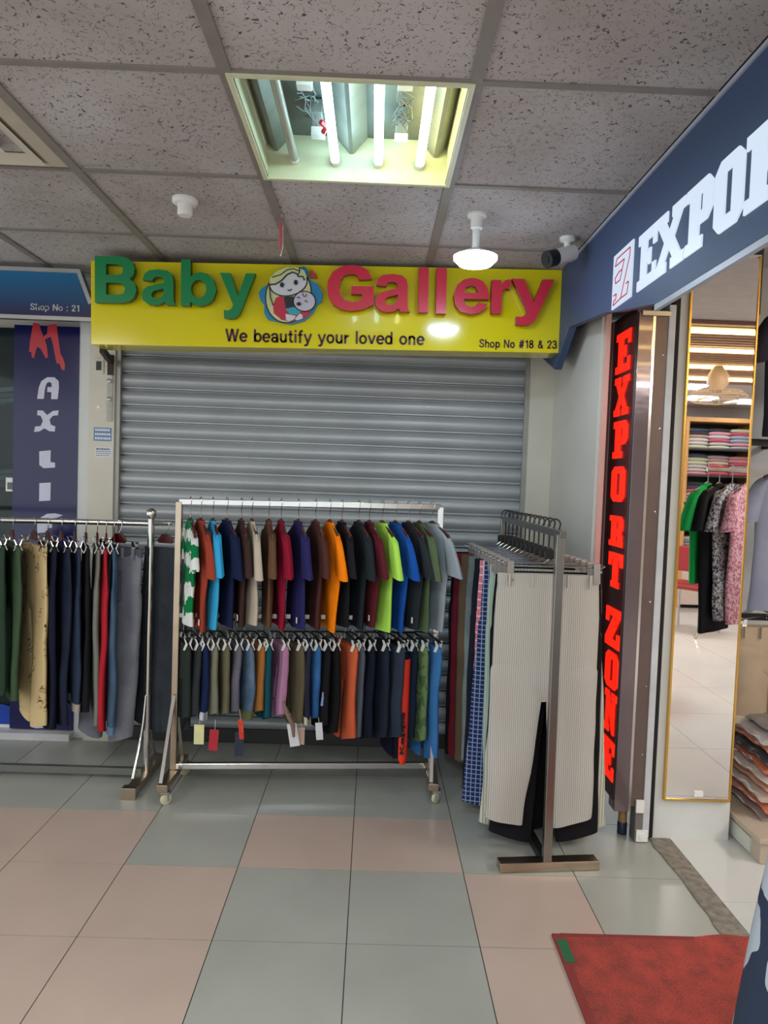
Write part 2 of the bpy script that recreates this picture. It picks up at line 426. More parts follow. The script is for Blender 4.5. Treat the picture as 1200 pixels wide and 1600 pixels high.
# ================================================================== LEFT SHOP SIGNS
navy_grad, nt2, b2 = newmat('blue_sign_print')
tc2 = nt2.nodes.new('ShaderNodeTexCoord'); sp = nt2.nodes.new('ShaderNodeSeparateXYZ'); nt2.links.new(tc2.outputs['Object'], sp.inputs[0])
rr = nt2.nodes.new('ShaderNodeValToRGB'); mpn = nt2.nodes.new('ShaderNodeMapRange'); mpn.inputs['From Min'].default_value = -.12; mpn.inputs['From Max'].default_value = .12
nt2.links.new(sp.outputs[2], mpn.inputs['Value']); nt2.links.new(mpn.outputs[0], rr.inputs['Fac'])
rr.color_ramp.elements[0].color = rgb(40, 42, 84); rr.color_ramp.elements[1].color = rgb(26, 110, 160); rr.color_ramp.elements[0].position = .15
nt2.links.new(rr.outputs['Color'], b2.inputs['Base Color']); b2.inputs['Roughness'].default_value = .25
sg = thing('shop_sign', 'blue shop sign with pale frame and small words Shop No : 21', 'sign', (-2.3, 3.42, 2.2))
outl = [(-1.2, -.115), (.945, -.115), (.945, -.03), (.885, .118), (-1.2, .118)]
m_ = MB(); m_.prism([outl], -.04, .0, R90); obj('sign_panel', m_, navy_grad, sg)
inn = [(-1.18, -.10), (.96, -.10), (.93, -.035), (.872, .104), (-1.18, .104)]
fr = MB(); fr.prism([[(-1.2, -.118), (.945, -.118), (.945, -.100), (-1.2, -.100)]], 0, .008, R90)
fr.prism([[(-1.2, .104), (.872, .104), (.885, .122), (-1.2, .122)]], 0, .008, R90)
fr.prism([[(.872, .104), (.930, -.040), (.945, -.030), (.885, .122)]], 0, .008, R90)
obj('sign_frame', fr, mat('pale_aluminium', (176, 176, 172), .35, .5), sg)
text('lettering', 'Shop No : 21', .655, .884, -.082, -.044, [mat('white_vinyl', (205, 205, 210), .4)], sg, R90, .002, .001, .13)

navy = mat('navy_banner', (26, 26, 76), .16, var=.06, vscale=2)
bn = thing('vertical_banner', 'tall navy shop banner with a red M over white letters', 'banner', (-1.67, 3.66, 0))
bb = MB(); bb.box(-.165, .162, -.008, .012, .04, 2.10)
obj('banner_panel', bb, navy, bn)
def C7(x, y):
    px = x / 4.443; py = 500 + y / 4.443
    X = -1.508 + .00321 * (px - 127) + (py - 600) * .00005
    Z = 1.819 - (py - 600) * .00329 + .00012 * (px - 127)
    return (X + 1.67, Z)
LET = {
 'M': [(250,35),(290,45),(300,80),(320,130),(345,110),(350,50),(410,45),(418,110),(440,250),(455,270),(470,320),(465,358),(445,350),(430,310),(410,310),(385,180),(370,130),(330,150),(345,200),(352,270),(335,275),(300,210),(275,200),(255,275),(240,270),(235,235),(220,230),(225,170),(238,100)],
 'A': [(275,550),(288,470),(305,430),(345,404),(395,404),(425,430),(427,470),(418,552),(372,552),(375,505),(345,503),(347,470),(377,470),(375,445),(360,435),(342,445),(330,480),(322,550)],
 'X': [(278,628),(315,630),(345,660),(385,632),(425,628),(420,662),(385,665),(362,690),(370,725),(402,738),(398,773),(360,770),(325,750),(290,772),(253,774),(262,738),(300,735),(315,700),(300,665),(275,660)],
 'L': [(290,907),(370,900),(368,980),(400,985),(400,1018),(320,1022),(290,1000)],
 'I': [(290,1125),(370,1120),(367,1244),(288,1248)],
 'F': [(275,1467),(275,1400),(300,1360),(345,1335),(400,1332),(455,1345),(412,1362),(372,1368),(365,1405),(380,1405),(378,1432),(352,1434),(350,1462)],
 'E': [(228,2820),(228,2700),(260,2640),(370,2635),(368,2665),(290,2680),(288,2715),(350,2715),(350,2745),(290,2745),(290,2785),(372,2788),(372,2826),(262,2830)]}
redp = mat('red_vinyl', (186, 46, 56), .3); whp = mat('pale_vinyl', (196, 196, 214), .3)
for ch, pl in LET.items():
    q = MB(); q.prism([[C7(*p) for p in pl]], 0.008, .0105, R90); o = obj('letter', q, redp if ch == 'M' else whp, bn)
    if ch == 'M': o['label'] = 'red brush-stroke letter M'
q = MB(); q.prism([[(.09 * cos(t * pi / 12), .055 * sin(t * pi / 12)) for t in range(24)]], 0, .003, R90)
tag(obj('window_decal', q, mat('blue_decal', (22, 62, 160), .3), loc=(-1.905, 3.683, .10)), 'rounded blue decal low on the glass left of the navy banner', 'decal')

# goods behind the glass
random.seed(9)
for k in range(4):
    s0 = thing('display_shelf', ['lowest', 'second lowest', 'second highest', 'topmost'][k] + ' dark display shelf behind the glass left of the navy banner', 'shelf', (-1.98, 3.715, .45 + k * .42))
    obj('shelf_board', MB().box(-.25, .14, -.018, .018, -.01, 0), mat('dark_shelf', (60, 70, 70), .4), s0)
    for c in range(3):
        cc = [(46, 62, 66), (96, 112, 116), (28, 34, 40), (74, 92, 92)][(k + c) % 4]
        q = MB()
        rings = []
        for a in range(9):
            t = a / 8; rings.append([( .10 * cx, .016 * cy, .012 + .012 * cz + .004 * sin(t * 9)) for cx, cy, cz in [(-1 + 2 * t, -1, -1), (-1 + 2 * t, 1, -1), (-1 + 2 * t, 1, 1), (-1 + 2 * t, -1, 1)]])
        q.loft(rings)
        o = obj('folded_shirt', q, mat('bagged_cloth_%d' % ((k + c) % 4), cc, .12), loc=(-1.93, 3.715, .452 + k * .42 + c * .028), fix=True)
        tag(o, 'bagged folded shirt, %s of three on the %s shelf behind the left glass' % (['bottom', 'middle', 'top'][c], ['lowest', 'second lowest', 'second highest', 'topmost'][k]), 'folded shirt', 'bagged shirts behind the left glass')
q = MB(); q.box(-.022, .022, -.002, 0, -.04, .03); 
pt = thing('price_tag', 'white hanging price tag on the glass left of the navy banner', 'tag', (-1.862, 3.684, 1.30))
obj('tag_card', q, white_pl, pt); q = MB(); q.box(-.014, .014, -.003, -.002, -.03, .006); obj('printed_patch', q, mat('grey_print', (90, 100, 96), .5), pt)

# ================================================================== YELLOW SIGN
ys = thing('shop_signboard', 'yellow signboard reading Baby Gallery above the rolling shutter', 'sign', (-.235, 3.2, 2.141), rot=(0, -.01995, 0))
yel = mat('yellow_sign_face', (222, 208, 12), .14, var=.03, vscale=2, coat=.5)
q = MB(); q.box(-1.0405, 1.0405, 0, .14, -.183, .183); obj('sign_box', q, yel, ys, bevel=.003)
q = MB(); q.box(-1.03, 1.03, .14, .155, -.178, .178); obj('sign_back', q, mat('sign_back', (170, 160, 40), .5), ys)
grn = mat('green_letter_face', (16, 128, 72), .3, var=.03); grs = mat('dark_green_letter_side', (10, 64, 42), .4)
red = mat('red_letter_face', (206, 44, 70), .3, var=.03); rds = mat('dark_red_letter_side', (110, 34, 36), .4)

def ell_(cx, cy, rx, ry, n=20): return [(cx + rx * cos(2 * pi * k / n), cy + ry * sin(2 * pi * k / n)) for k in range(n)]
GL = {
 'B': [[(0,0),(.62,0),(.82,.03),(.95,.12),(1,.27),(.96,.42),(.84,.52),(.93,.61),(.96,.74),(.91,.88),(.78,.97),(.6,1),(0,1)], [(.27,.17),(.58,.17),(.69,.20),(.73,.30),(.69,.40),(.58,.43),(.27,.43)], [(.27,.60),(.54,.60),(.65,.63),(.68,.715),(.65,.80),(.54,.83),(.27,.83)]],
 'a': [[(.03,.70),(.08,.86),(.22,.97),(.48,1),(.75,.97),(.89,.86),(.93,.70),(.93,.22),(.95,.09),(1,.02),(.72,.02),(.68,.11),(.55,.03),(.38,0),(.18,.03),(.04,.14),(0,.28),(.05,.42),(.18,.52),(.40,.58),(.64,.63),(.65,.68),(.61,.77),(.48,.80),(.36,.77),(.31,.68)], [(.65,.47),(.5,.43),(.37,.40),(.30,.34),(.29,.27),(.33,.21),(.43,.18),(.55,.21),(.63,.29)]],
 'b': [[(0,0),(.26,0),(.26,.08),(.38,.02),(.55,0),(.76,.04),(.92,.16),(1,.36),(.92,.57),(.77,.69),(.56,.73),(.38,.70),(.27,.63),(.27,1),(0,1)], ell_(.495, .365, .215, .2)],
 'y': [[(0,1),(.29,1),(.51,.50),(.73,1),(1,1),(.62,.22),(.55,.10),(.44,.02),(.28,0),(.12,.02),(.12,.19),(.24,.18),(.33,.22),(.38,.30)]],
 'G': [[(.96,.70),(.88,.88),(.74,.97),(.52,1),(.30,.96),(.12,.84),(.02,.66),(0,.5),(.03,.32),(.13,.14),(.30,.03),(.54,0),(.78,.04),(1,.15),(1,.54),(.52,.54),(.52,.37),(.75,.37),(.75,.26),(.66,.21),(.54,.19),(.38,.23),(.29,.34),(.26,.5),(.29,.66),(.37,.77),(.52,.81),(.64,.78),(.69,.68)]],
 'l': [[(0,0),(1,0),(1,1),(0,1)]],
 'e': [[(1,.42),(1,.55),(.95,.75),(.83,.91),(.67,.98),(.5,1),(.28,.95),(.1,.80),(0,.5),(.05,.25),(.2,.07),(.5,0),(.72,.04),(.88,.14),(.97,.29),(.70,.33),(.62,.23),(.5,.20),(.36,.25),(.29,.42)], [(.29,.59),(.36,.74),(.5,.80),(.63,.75),(.70,.59)]],
 'r': [[(0,0),(.5,0),(.5,.45),(.56,.66),(.72,.74),(.88,.71),(1,.98),(.84,1),(.66,.97),(.48,.82),(.47,.98),(0,.98)]]}
def big_letter(ch, x0, x1, z0, z1, mats):
    q = MB(); q.side = 1
    q.prism([[(x0 + u * (x1 - x0), z0 + v * (z1 - z0)) for u, v in l] for l in GL[ch]], .020, .050, R90)
    return obj('letter', q, mats, ys)
for ch, x0, x1, z0, z1 in [('B', -1.0034, -.8243, -.01, .188), ('a', -.802, -.6539, -.0177, .1363), ('b', -.6315, -.4784, -.0172, .1809), ('y', -.4636, -.3095, -.0696, .1265)]:
    big_letter(ch, x0, x1, z0, z1, [grn, grs])
for ch, x0, x1, z0, z1 in [('G', .0014, .2045, -.0263, .1718), ('a', .2111, .3642, -.029, .1361), ('l', .4005, .4435, -.0267, .1664), ('l', .4774, .5225, -.0303, .1658), ('e', .554, .7081, -.0309, .1262), ('r', .7191, .8072, -.0255, .1226), ('y', .8077, .9938, -.0743, .1258)]:
    big_letter(ch, x0, x1, z0, z1, [red, rds])
vin = mat('dark_maroon_vinyl', (74, 30, 44), .4)
text('tagline', 'We beautify your loved one', -.4492, .4359, -.170, -.1035, [vin], ys, R90, .002, .001)
text('shop_number', 'Shop No #18 & 23', .6758, 1.0239, -.1745, -.1287, [vin], ys, R90, .002, .001)
# emblem: mother and baby in a round badge
em = thing('emblem', None, None, (0, 0, 0)); em.parent = ys
def EP(x, y): return (-.316 + x / 10 * .00285, .2021 - y / 10 * .00274)
def layer(name, polys, z, m, th=.002, parent=em):
    q = MB()
    for pl in polys: q.prism([[EP(*p) for p in pl]], z, z + th, R90)
    return obj(name, q, m, parent)
def ell(cx, cy, rx, ry, a=0, n=28, t0=0, t1=360):
    A = radians(a); return [(cx + rx * cos(radians(t0 + (t1 - t0) * k / n)) * cos(A) - ry * sin(radians(t0 + (t1 - t0) * k / n)) * sin(A),
                             cy + rx * cos(radians(t0 + (t1 - t0) * k / n)) * sin(A) + ry * sin(radians(t0 + (t1 - t0) * k / n)) * cos(A)) for k in range(n)]
def stroke(pts, w):
    P_ = [Vector(p) for p in pts]; L_ = []; R_ = []
    for i, p in enumerate(P_):
        d = (P_[min(i + 1, len(P_) - 1)] - P_[max(i - 1, 0)]).normalized(); nrm = Vector((-d.y, d.x)) * w / 2
        L_.append(tuple(p + nrm)); R_.append(tuple(p - nrm))
    return L_ + R_[::-1]
blu = mat('emblem_blue', (38, 128, 176), .3); blk = mat('emblem_outline', (34, 40, 42), .4); skin_w = mat('emblem_pale', (206, 208, 212), .3)
hairm = mat('emblem_hair', (202, 208, 150), .3); dres = mat('emblem_dress', (190, 50, 74), .3); teal = mat('emblem_teal', (58, 160, 180), .3)
layer('badge', [[(60,560),(110,480),(200,430),(300,280),(560,170),(680,150),(750,125),(800,160),(830,330),(960,400),(1040,540),(1030,660),(950,740),(900,850),(760,980),(560,1040),(380,1010),(200,970),(150,880),(150,740),(90,680)]], .0, blu, .03)
layer('round_outline', [ell(520, 590, 355, 450, 12)], .030, blk)
layer('mother_hair', [ell(520, 590, 335, 430, 12)], .032, hairm)
layer('mother_dress', [[(330,640),(400,600),(470,640),(520,800),(880,800),(840,900),(720,975),(560,1005),(420,985),(300,880),(285,760)]], .034, dres)
layer('mother_top', [[(450,620),(600,610),(640,760),(600,800),(480,800)]], .0345, blk)
layer('mother_outline', [ell(520, 400, 300, 210, -14)], .0352, blk)
layer('mother_face', [ell(520, 400, 282, 192, -14)], .0365, skin_w)
layer('mother_fringe', [[(230,430),(240,330),(330,230),(480,160),(640,155),(760,200),(800,300),(770,350),(720,290),(660,290),(640,250),(570,225),(500,280),(400,380),(320,425)]], .038, hairm)
layer('hair_lines', [stroke([(225,435),(320,430),(410,375),(500,275),(580,235),(650,260),(670,300),(740,300),(770,360)], 22), stroke([(270,320),(400,280),(500,200),(590,180),(690,215)], 16), stroke([(690,160),(690,230),(660,290)], 16), stroke([(230,440),(250,640),(290,760)], 18)], .0395, blk)
layer('baby_wrap', [[(480,810),(600,780),(720,850),(660,905),(540,890)]], .0375, teal)
layer('mother_hands', [[(480,890),(560,905),(640,920),(600,985),(540,1005),(490,985)], [(620,970),(700,880),(740,900),(745,960),(660,990)]], .0378, skin_w)
layer('baby_outline', [ell(770, 690, 178, 165)], .0385, blk)
layer('baby_face', [ell(770, 690, 160, 148)], .040, mat('emblem_baby', (198, 192, 206), .3))
layer('face_marks', [ell(425, 440, 32, 38), ell(635, 398, 30, 40), stroke([(510,515),(545,530),(575,500)], 16), ell(685, 735, 38, 30), stroke([(655,640),(680,622),(700,650)], 14), stroke([(770,690),(800,680),(812,710)], 14), stroke([(745,560),(745,600),(775,620),(800,600),(790,580)], 13)], .0422, blk)
layer('heart', [[(830,200),(875,175),(905,215),(945,240),(955,300),(850,290)]], .0, mat('emblem_heart', (170, 70, 60), .3), .02)

# paper tag hanging from the ceiling in front of the sign
tg = thing('hanging_card', 'thin red and white card hanging edge-on from the ceiling bar', 'card', (-.372, 2.66, 2.342), rz=radians(-6))
q = MB(); q.prism([[(0, -.01), (.028, -.05), (.03, -.11), (.004, -.145), (-.022, -.10), (-.02, -.05)]], -.0015, .0015, RFX); obj('card', q, [mat('card_red', (188, 96, 100), .6)], tg)
q = MB(); q.tube([(0, .018, -.035), (0, .024, -.11), (0, .0, -.15)], .0025, 5); q.tube([(0, 0, 0), (0, 0, -.02)], .001, 4); obj('white_edge', q, white_pl, tg)

# ================================================================== CEILING FITTINGS
fx = thing('fluorescent_light', 'open square ceiling fixture with three lit tubes and one dark tube', 'ceiling light', (-.09, 2.054, CZ))
q = MB(); h = .290; d = .13
for (a, b_, c, e) in [(-h, -h + .004, -h, h), (h - .004, h, -h, h), (-h, h, -h, -h + .004), (-h, h, h - .004, h)]: q.box(a, b_, c, e, -.004, d)
obj('side_wall', q, mat('cream_metal_rim', (214, 216, 182), .4), fx); q = MB(); q.box(-h, h, -h, h, d, d + .004); obj('housing', q, mat('dusty_housing', (96, 100, 94), .5, .2, var=.2, vscale=9), fx)
q = MB(); w = .014
for (a, b_, c, e) in [(-.3, -.3 + w, -.3, .3), (.3 - w, .3, -.3, .3), (-.3 + w, .3 - w, -.3, -.3 + w), (-.3 + w, .3 - w, .3 - w, .3)]: q.box(a, b_, c, e, -.010, -.004)
obj('rim', q, mat('cream_metal_rim', (214, 216, 182), .4), fx)
lit = emis('lit_tube', (200, 246, 255), 7); litw = emis('lit_tube_warm', (255, 250, 180), 7)
dead = mat('unlit_tube', (170, 170, 160), .25)
for k, (x, m_) in enumerate([(-.2, dead), (-.07, lit), (.068, lit), (.2, litw)]):
    q = MB(); q.tube([(x, -.262, .05), (x, .262, .05)], .0135, 14)
    o = obj('tube', q, m_, fx, smooth=True)
    if k == 0: o['label'] = 'unlit grey tube'
    q = MB(); q.tube([(x, -.285, .05), (x, -.262, .05)], .015, 12); q.tube([(x, .262, .05), (x, .285, .05)], .015, 12); obj('tube_holder', q, white_pl, fx)
q = MB()
for x in (-.26, -.02, .25):
    q.prism([[(x - .05, .125), (x - .006, .075), (x + .006, .075), (x + .05, .125)]], -.28, .28, Matrix.Rotation(pi / 2, 4, 'X'))
obj('reflector', q, mat('reflector_metal', (130, 132, 126), .4, .5, var=.15), fx)
for (x, y) in [(-.13, -.17), (-.115, .10), (.135, -.19), (.135, .12)]:
    q = MB(); q.box(x - .018, x + .018, y - .05, y + .05, .085, .125); o = obj('ballast', q, mat('ballast_grey', (120, 122, 118), .5), fx, bevel=.003)
    q = MB(); q.box(x - .02, x + .02, y + .03, y + .06, .06, .085); obj('terminal_block', q, white_pl, fx)
random.seed(3)
for x in (-.135, .135):
    q = MB()
    for k in range(7):
        p = [(x + random.uniform(-.03, .03), y + random.uniform(-.01, .01), .07 + random.uniform(-.01, .03)) for y in (-.1, -.06, -.02, .02, .06, .09)]
        q.tube(p, .0017, 5)
    obj('wiring', q, mat('grey_wire', (100, 104, 106), .5), fx, smooth=True)
q = MB(); q.tube([(-.10, .05, .06), (-.085, .07, .055), (-.095, .09, .05)], .008, 6); o = obj('connector', q, mat('red_connector', (200, 50, 60), .4), fx); o['label'] = 'red wire connector'

ac = thing('ceiling_diffuser', 'square stepped air vent in the ceiling at the left edge', 'vent', (-1.29, 2.054, CZ))
q = MB()
def sqring(o_, i_, z0, z1):
    q.add([(sx * o_, sy * o_, z0) for sx, sy in ((-1, -1), (1, -1), (1, 1), (-1, 1))] + [(sx * i_, sy * i_, z1) for sx, sy in ((-1, -1), (1, -1), (1, 1), (-1, 1))],
          [(0, 1, 5, 4), (1, 2, 6, 5), (2, 3, 7, 6), (3, 0, 4, 7)])
sqring(.285, .245, -.002, -.016); sqring(.245, .20, -.016, .0)
obj('outer_frame', q, mat('vent_cream', (196, 188, 172), .5), ac)
q = MB(); sqring(.235, .19, -.022, -.004); sqring(.15, .11, -.022, -.004); sqring(.11, .0, -.004, -.004); obj('louvre', q, mat('vent_cream', (196, 188, 172), .5), ac)

sd = thing('smoke_detector', 'round white smoke detector on the ceiling left of the light', 'smoke detector', (-.70, 2.57, CZ))
q = MB(); q.lathe([(.045, 0), (.045, -.012), (.040, -.018), (.03, -.02)]); obj('base', q, white_pl, sd, smooth=40, fix=True)
q = MB(); q.lathe([(.026, -.02), (.026, -.052), (.022, -.058), (.0, -.058)]); obj('sensor_head', q, white_pl, sd, smooth=40, fix=True)

lb = thing('led_lamp', 'bright saucer-shaped lamp hanging below the ceiling before the sign', 'lamp', (.335, 2.60, CZ))
q = MB(); q.lathe([(.035, 0), (.035, -.008), (.022, -.012), (.022, -.05), (.014, -.055), (.014, -.12), (.03, -.135)]); obj('lamp_holder', q, white_pl, lb, smooth=40, fix=True)
q = MB(); q.lathe([(.03, -.125), (.06, -.142), (.078, -.150)]); obj('lamp_body', q, white_pl, lb, smooth=40, fix=True)
q = MB(); q.lathe([(.079, -.150), (.078, -.160), (.06, -.178), (.03, -.187), (.001, -.189)]); obj('diffuser', q, emis('led_glow', (205, 230, 255), 36), lb, smooth=60, fix=True)

cc_ = thing('security_camera', 'white bullet security camera with black front under the ceiling', 'camera', (.715, 2.80, CZ))
q = MB(); q.lathe([(.03, 0), (.03, -.012), (.012, -.02), (.012, -.045)]); obj('mount', q, white_pl, cc_, smooth=40, fix=True)
D = Vector((-.75, -.35, -.32)).normalized()
q = MB(); c0 = Vector((.01, 0, -.06)); q.tube([c0 - D * .02, c0 + D * .075], .030, 16); obj('camera_body', q, white_pl, cc_, smooth=50)
q = MB(); q.tube([c0 + D * .072, c0 + D * .115], .032, 16); q.tube([c0 + D * .115, c0 + D * .118], .014, 12); obj('camera_front', q, black_pl, cc_, smooth=50)

# ================================================================== PILASTER DETAILS
px_ = -1.38
sw = thing('wall_switch', 'small black switch on the cream pilaster beside the shutter', 'switch', (-1.395, 3.62, 1.905))
obj('plate', MB().box(-.024, .024, -.006, 0, -.04, .04), cream, sw, bevel=.002)
obj('rocker', MB().box(-.012, .012, -.010, -.006, -.022, .022), black_pl, sw)
cd = thing('clear_cover', 'clear plastic cover strip with two bolts on the cream pilaster', 'cover', (-1.337, 3.62, 1.77))
obj('cover', MB().box(-.018, .016, -.016, 0, -.14, .14), mat('clear_plastic', (215, 215, 210), .1, alpha=.35), cd, bevel=.004)
for z in (.06, -.03):
    q = MB(); q.lathe([(.010, 0), (.010, -.008), (.004, -.010), (0.0005, -.010)], 12, Matrix.Translation((0, -.016, z)) @ Matrix.Rotation(pi / 2, 4, 'X') @ Matrix.Rotation(pi, 4, 'X')); obj('bolt', q, steel, cd, smooth=40, fix=True)
q = MB(); q.bar((-1.262, 3.30, 1.935), (-1.335, 3.61, 1.93), .02, .03); q.bar((-1.335, 3.61, 1.96), (-1.335, 3.61, 1.86), .025, .02)
tag(obj('sign_bracket', q, mat('rusty_brown_steel', (60, 50, 44), .6, .4)), 'dark steel bracket holding the left end of the yellow sign', 'bracket')
q = MB(); q.lathe([(.008, 0), (.008, -.01), (.003, -.014), (0.0005, -.014)], 12, Matrix.Translation((0, 0, 0)) @ Matrix.Rotation(-pi / 2, 4, 'X') @ Matrix.Rotation(pi, 4, 'X'))
tag(obj('wall_bolt', q, steel, loc=(-1.395, 3.618, 1.70), smooth=40, fix=True), 'small metal bolt on the cream pilaster above the blue sticker', 'bolt')
st = thing('sticker', 'blue and white printed sticker on the cream pilaster', 'sticker', (-1.372, 3.62, 1.565))
obj('sheet', MB().box(-.044, .044, -.001, 0, -.033, .033), mat('sticker_blue', (70, 108, 158), .4), st)
stw = mat('sticker_white', (214, 220, 228), .4); q = MB()
random.seed(5)
for r_, z in enumerate((.021, 0, -.021)):
    x = -.038
    while x < .034:
        w_ = random.uniform(.003, .008); q.box(x, x + w_, -.0018, -.001, z - .006, z + .007); x += w_ + .002
obj('printing', q, stw, st)
st = thing('sticker', 'white notice sticker with small grey lines below the blue sticker', 'sticker', (-1.366, 3.62, 1.475))
obj('sheet', MB().box(-.042, .042, -.001, 0, -.026, .026), mat('notice_white', (212, 212, 216), .4), st)
q = MB()
for r_, z in enumerate((.016, .004, -.006, -.016)):
    x = -.036
    while x < .030:
        w_ = random.uniform(.004, .012); hh = .004 if r_ == 0 else .0018; q.box(x, x + w_, -.0018, -.001, z - hh, z + hh); x += w_ + .003
obj('printing', q, mat('notice_ink', (96, 96, 140), .5), st)

# ================================================================== RIGHT SHOP FRONT
fa = thing('fascia_sign', 'dark blue fascia with lit white block letters EXPORT and logo panel', 'sign', (.80, 1.5, 2.1))
dk = mat('dark_blue_fascia', (56, 74, 108), .55, var=.05, vscale=2)  # blue raised above the panel's own tone, haze put into the base colour
q = MB(); Y0 = 1.5; Z0 = 2.1
poly = [(3.62, 2.348), (3.62, 2.05), (3.249, 1.914), (3.03, 2.06), (2.548, 2.009), (2.44, 1.985), (2.08, 1.925), (-1.2, 1.925), (-1.2, 2.348)]
q.prism([[(-(y - Y0), z - Z0 - .001) for y, z in poly]], -.03, 0, RFX); obj('fascia_panel', q, dk, fa)
q = MB(); q.box(-.006, .012, -2.7, 1.55, 2.331 - Z0, 2.347 - Z0); obj('top_trim', q, mat('pale_trim', (168, 174, 188), .4), fa)
q = MB(); q.box(.0, .014, -2.7, .60, 1.908 - Z0, 1.925 - Z0); obj('bottom_trim', q, mat('pale_trim', (168, 174, 188), .4), fa)
def slab(ch):
    S_ = .26; g = .16
    if ch == 'E': return [[(0,0),(1,0),(1,.34),(.82,.34),(.82,.19),(.5,.19),(.5,.42),(.6,.42),(.6,.36),(.72,.36),(.72,.64),(.6,.64),(.6,.58),(.5,.58),(.5,.81),(.82,.81),(.82,.66),(1,.66),(1,1),(0,1),(0,.82),(.16,.82),(.16,.18),(0,.18)]]
    if ch == 'X': return [[(0,0),(.42,0),(.42,.17),(.36,.17),(.5,.36),(.64,.17),(.58,.17),(.58,0),(1,0),(1,.17),(.9,.17),(.66,.5),(.9,.83),(1,.83),(1,1),(.58,1),(.58,.83),(.64,.83),(.5,.64),(.36,.83),(.42,.83),(.42,1),(0,1),(0,.83),(.1,.83),(.34,.5),(.1,.17),(0,.17)]]
    if ch == 'P': return [[(0,0),(.66,0),(.66,.18),(.52,.18),(.52,.36),(.82,.36),(1,.5),(1,.86),(.82,1),(0,1),(0,.82),(.14,.82),(.14,.18),(0,.18)], [(.52,.55),(.52,.81),(.64,.81),(.64,.55)]]
    if ch == 'O': return [[(.2,0),(.8,0),(1,.14),(1,.86),(.8,1),(.2,1),(0,.86),(0,.14)], [(.38,.2),(.38,.8),(.62,.8),(.62,.2)]]
    if ch == 'R': return [[(0,0),(.56,0),(.56,.18),(.5,.18),(.5,.38),(.58,.38),(.64,.3),(.64,0),(1,0),(1,.18),(.98,.18),(.98,.36),(.86,.46),(1,.56),(1,.86),(.84,1),(0,1),(0,.82),(.14,.82),(.14,.18),(0,.18)], [(.5,.58),(.5,.81),(.64,.81),(.64,.58)]]
    if ch == 'T': return [[(.22,0),(.78,0),(.78,.18),(.68,.18),(.68,.8),(.8,.8),(.8,.62),(1,.62),(1,1),(0,1),(0,.62),(.2,.62),(.2,.8),(.32,.8),(.32,.18),(.22,.18)]]
    if ch == 'Z': return [[(0,0),(1,0),(1,.38),(.8,.38),(.8,.2),(.48,.2),(1,.8),(1,1),(0,1),(0,.62),(.2,.62),(.2,.8),(.52,.8),(0,.2)]]
    if ch == 'N': return [[(0,0),(.44,0),(.44,.17),(.36,.17),(.36,.6),(.72,0),(.88,0),(.88,.83),(1,.83),(1,1),(.56,1),(.56,.83),(.64,.83),(.64,.5),(.34,1),(0,1),(0,.83),(.12,.83),(.12,.17),(0,.17)]]
def slab_letter(ch, ya, yb, za, zb, m, parent, y0, z0, d0, d1):
    q = MB()
    loops = [[(-(ya - y0) + u * (ya - yb), za - z0 + v * (zb - za)) for u, v in l] for l in slab(ch)]
    q.prism(loops, d0, d1, RFX); return obj('letter', q, m, parent)
wl = emis('lit_white_letter', (222, 236, 255), .50, (60, 66, 80))
for ch, ya, yb in [('E', 2.242, 2.10), ('X', 2.108, 1.908), ('P', 1.90, 1.752), ('O', 1.742, 1.605), ('R', 1.598, 1.43), ('T', 1.418, 1.26)]:
    slab_letter(ch, ya, yb, 1.997, 2.166, wl, fa, Y0, Z0, .0, .005)
q = MB(); q.prism([[(-(2.476 - Y0), 1.997 - Z0), (-(2.292 - Y0), 1.997 - Z0), (-(2.292 - Y0), 2.178 - Z0), (-(2.476 - Y0), 2.178 - Z0)]], 0, .005, RFX)
lg = obj('logo_panel', q, emis('lit_logo_panel', (222, 236, 255), .46, (60, 66, 80)), fa)
def LP(u, v): return (-(2.476 - Y0) + u * .184, 1.997 - Z0 + v * .181)
q = MB()
def poly_lines(pl, w=.004):
    for a, b_ in zip(pl[:-1], pl[1:]):
        A = Vector(LP(*a)); B = Vector(LP(*b_)); d_ = (B - A).normalized(); n_ = Vector((-d_.y, d_.x)) * w / 2
        q.prism([[tuple(A + n_), tuple(A - n_), tuple(B - n_), tuple(B + n_)]], .005, .0065, RFX)
poly_lines([(.12, .78), (.2, .9), (.88, .9), (.88, .76), (.62, .32), (.5, .10), (.82, .10), (.88, .30), (.74, .30)])
poly_lines([(.12, .78), (.6, .78), (.42, .45), (.18, .45), (.14, .55), (.34, .62), (.5, .62)])
poly_lines([(.5, .10), (.1, .06), (.12, .14), (.22, .14), (.26, .24), (.1, .24)])
obj('logo_lines', q, mat('red_logo_line', (214, 40, 60), .4), lg)

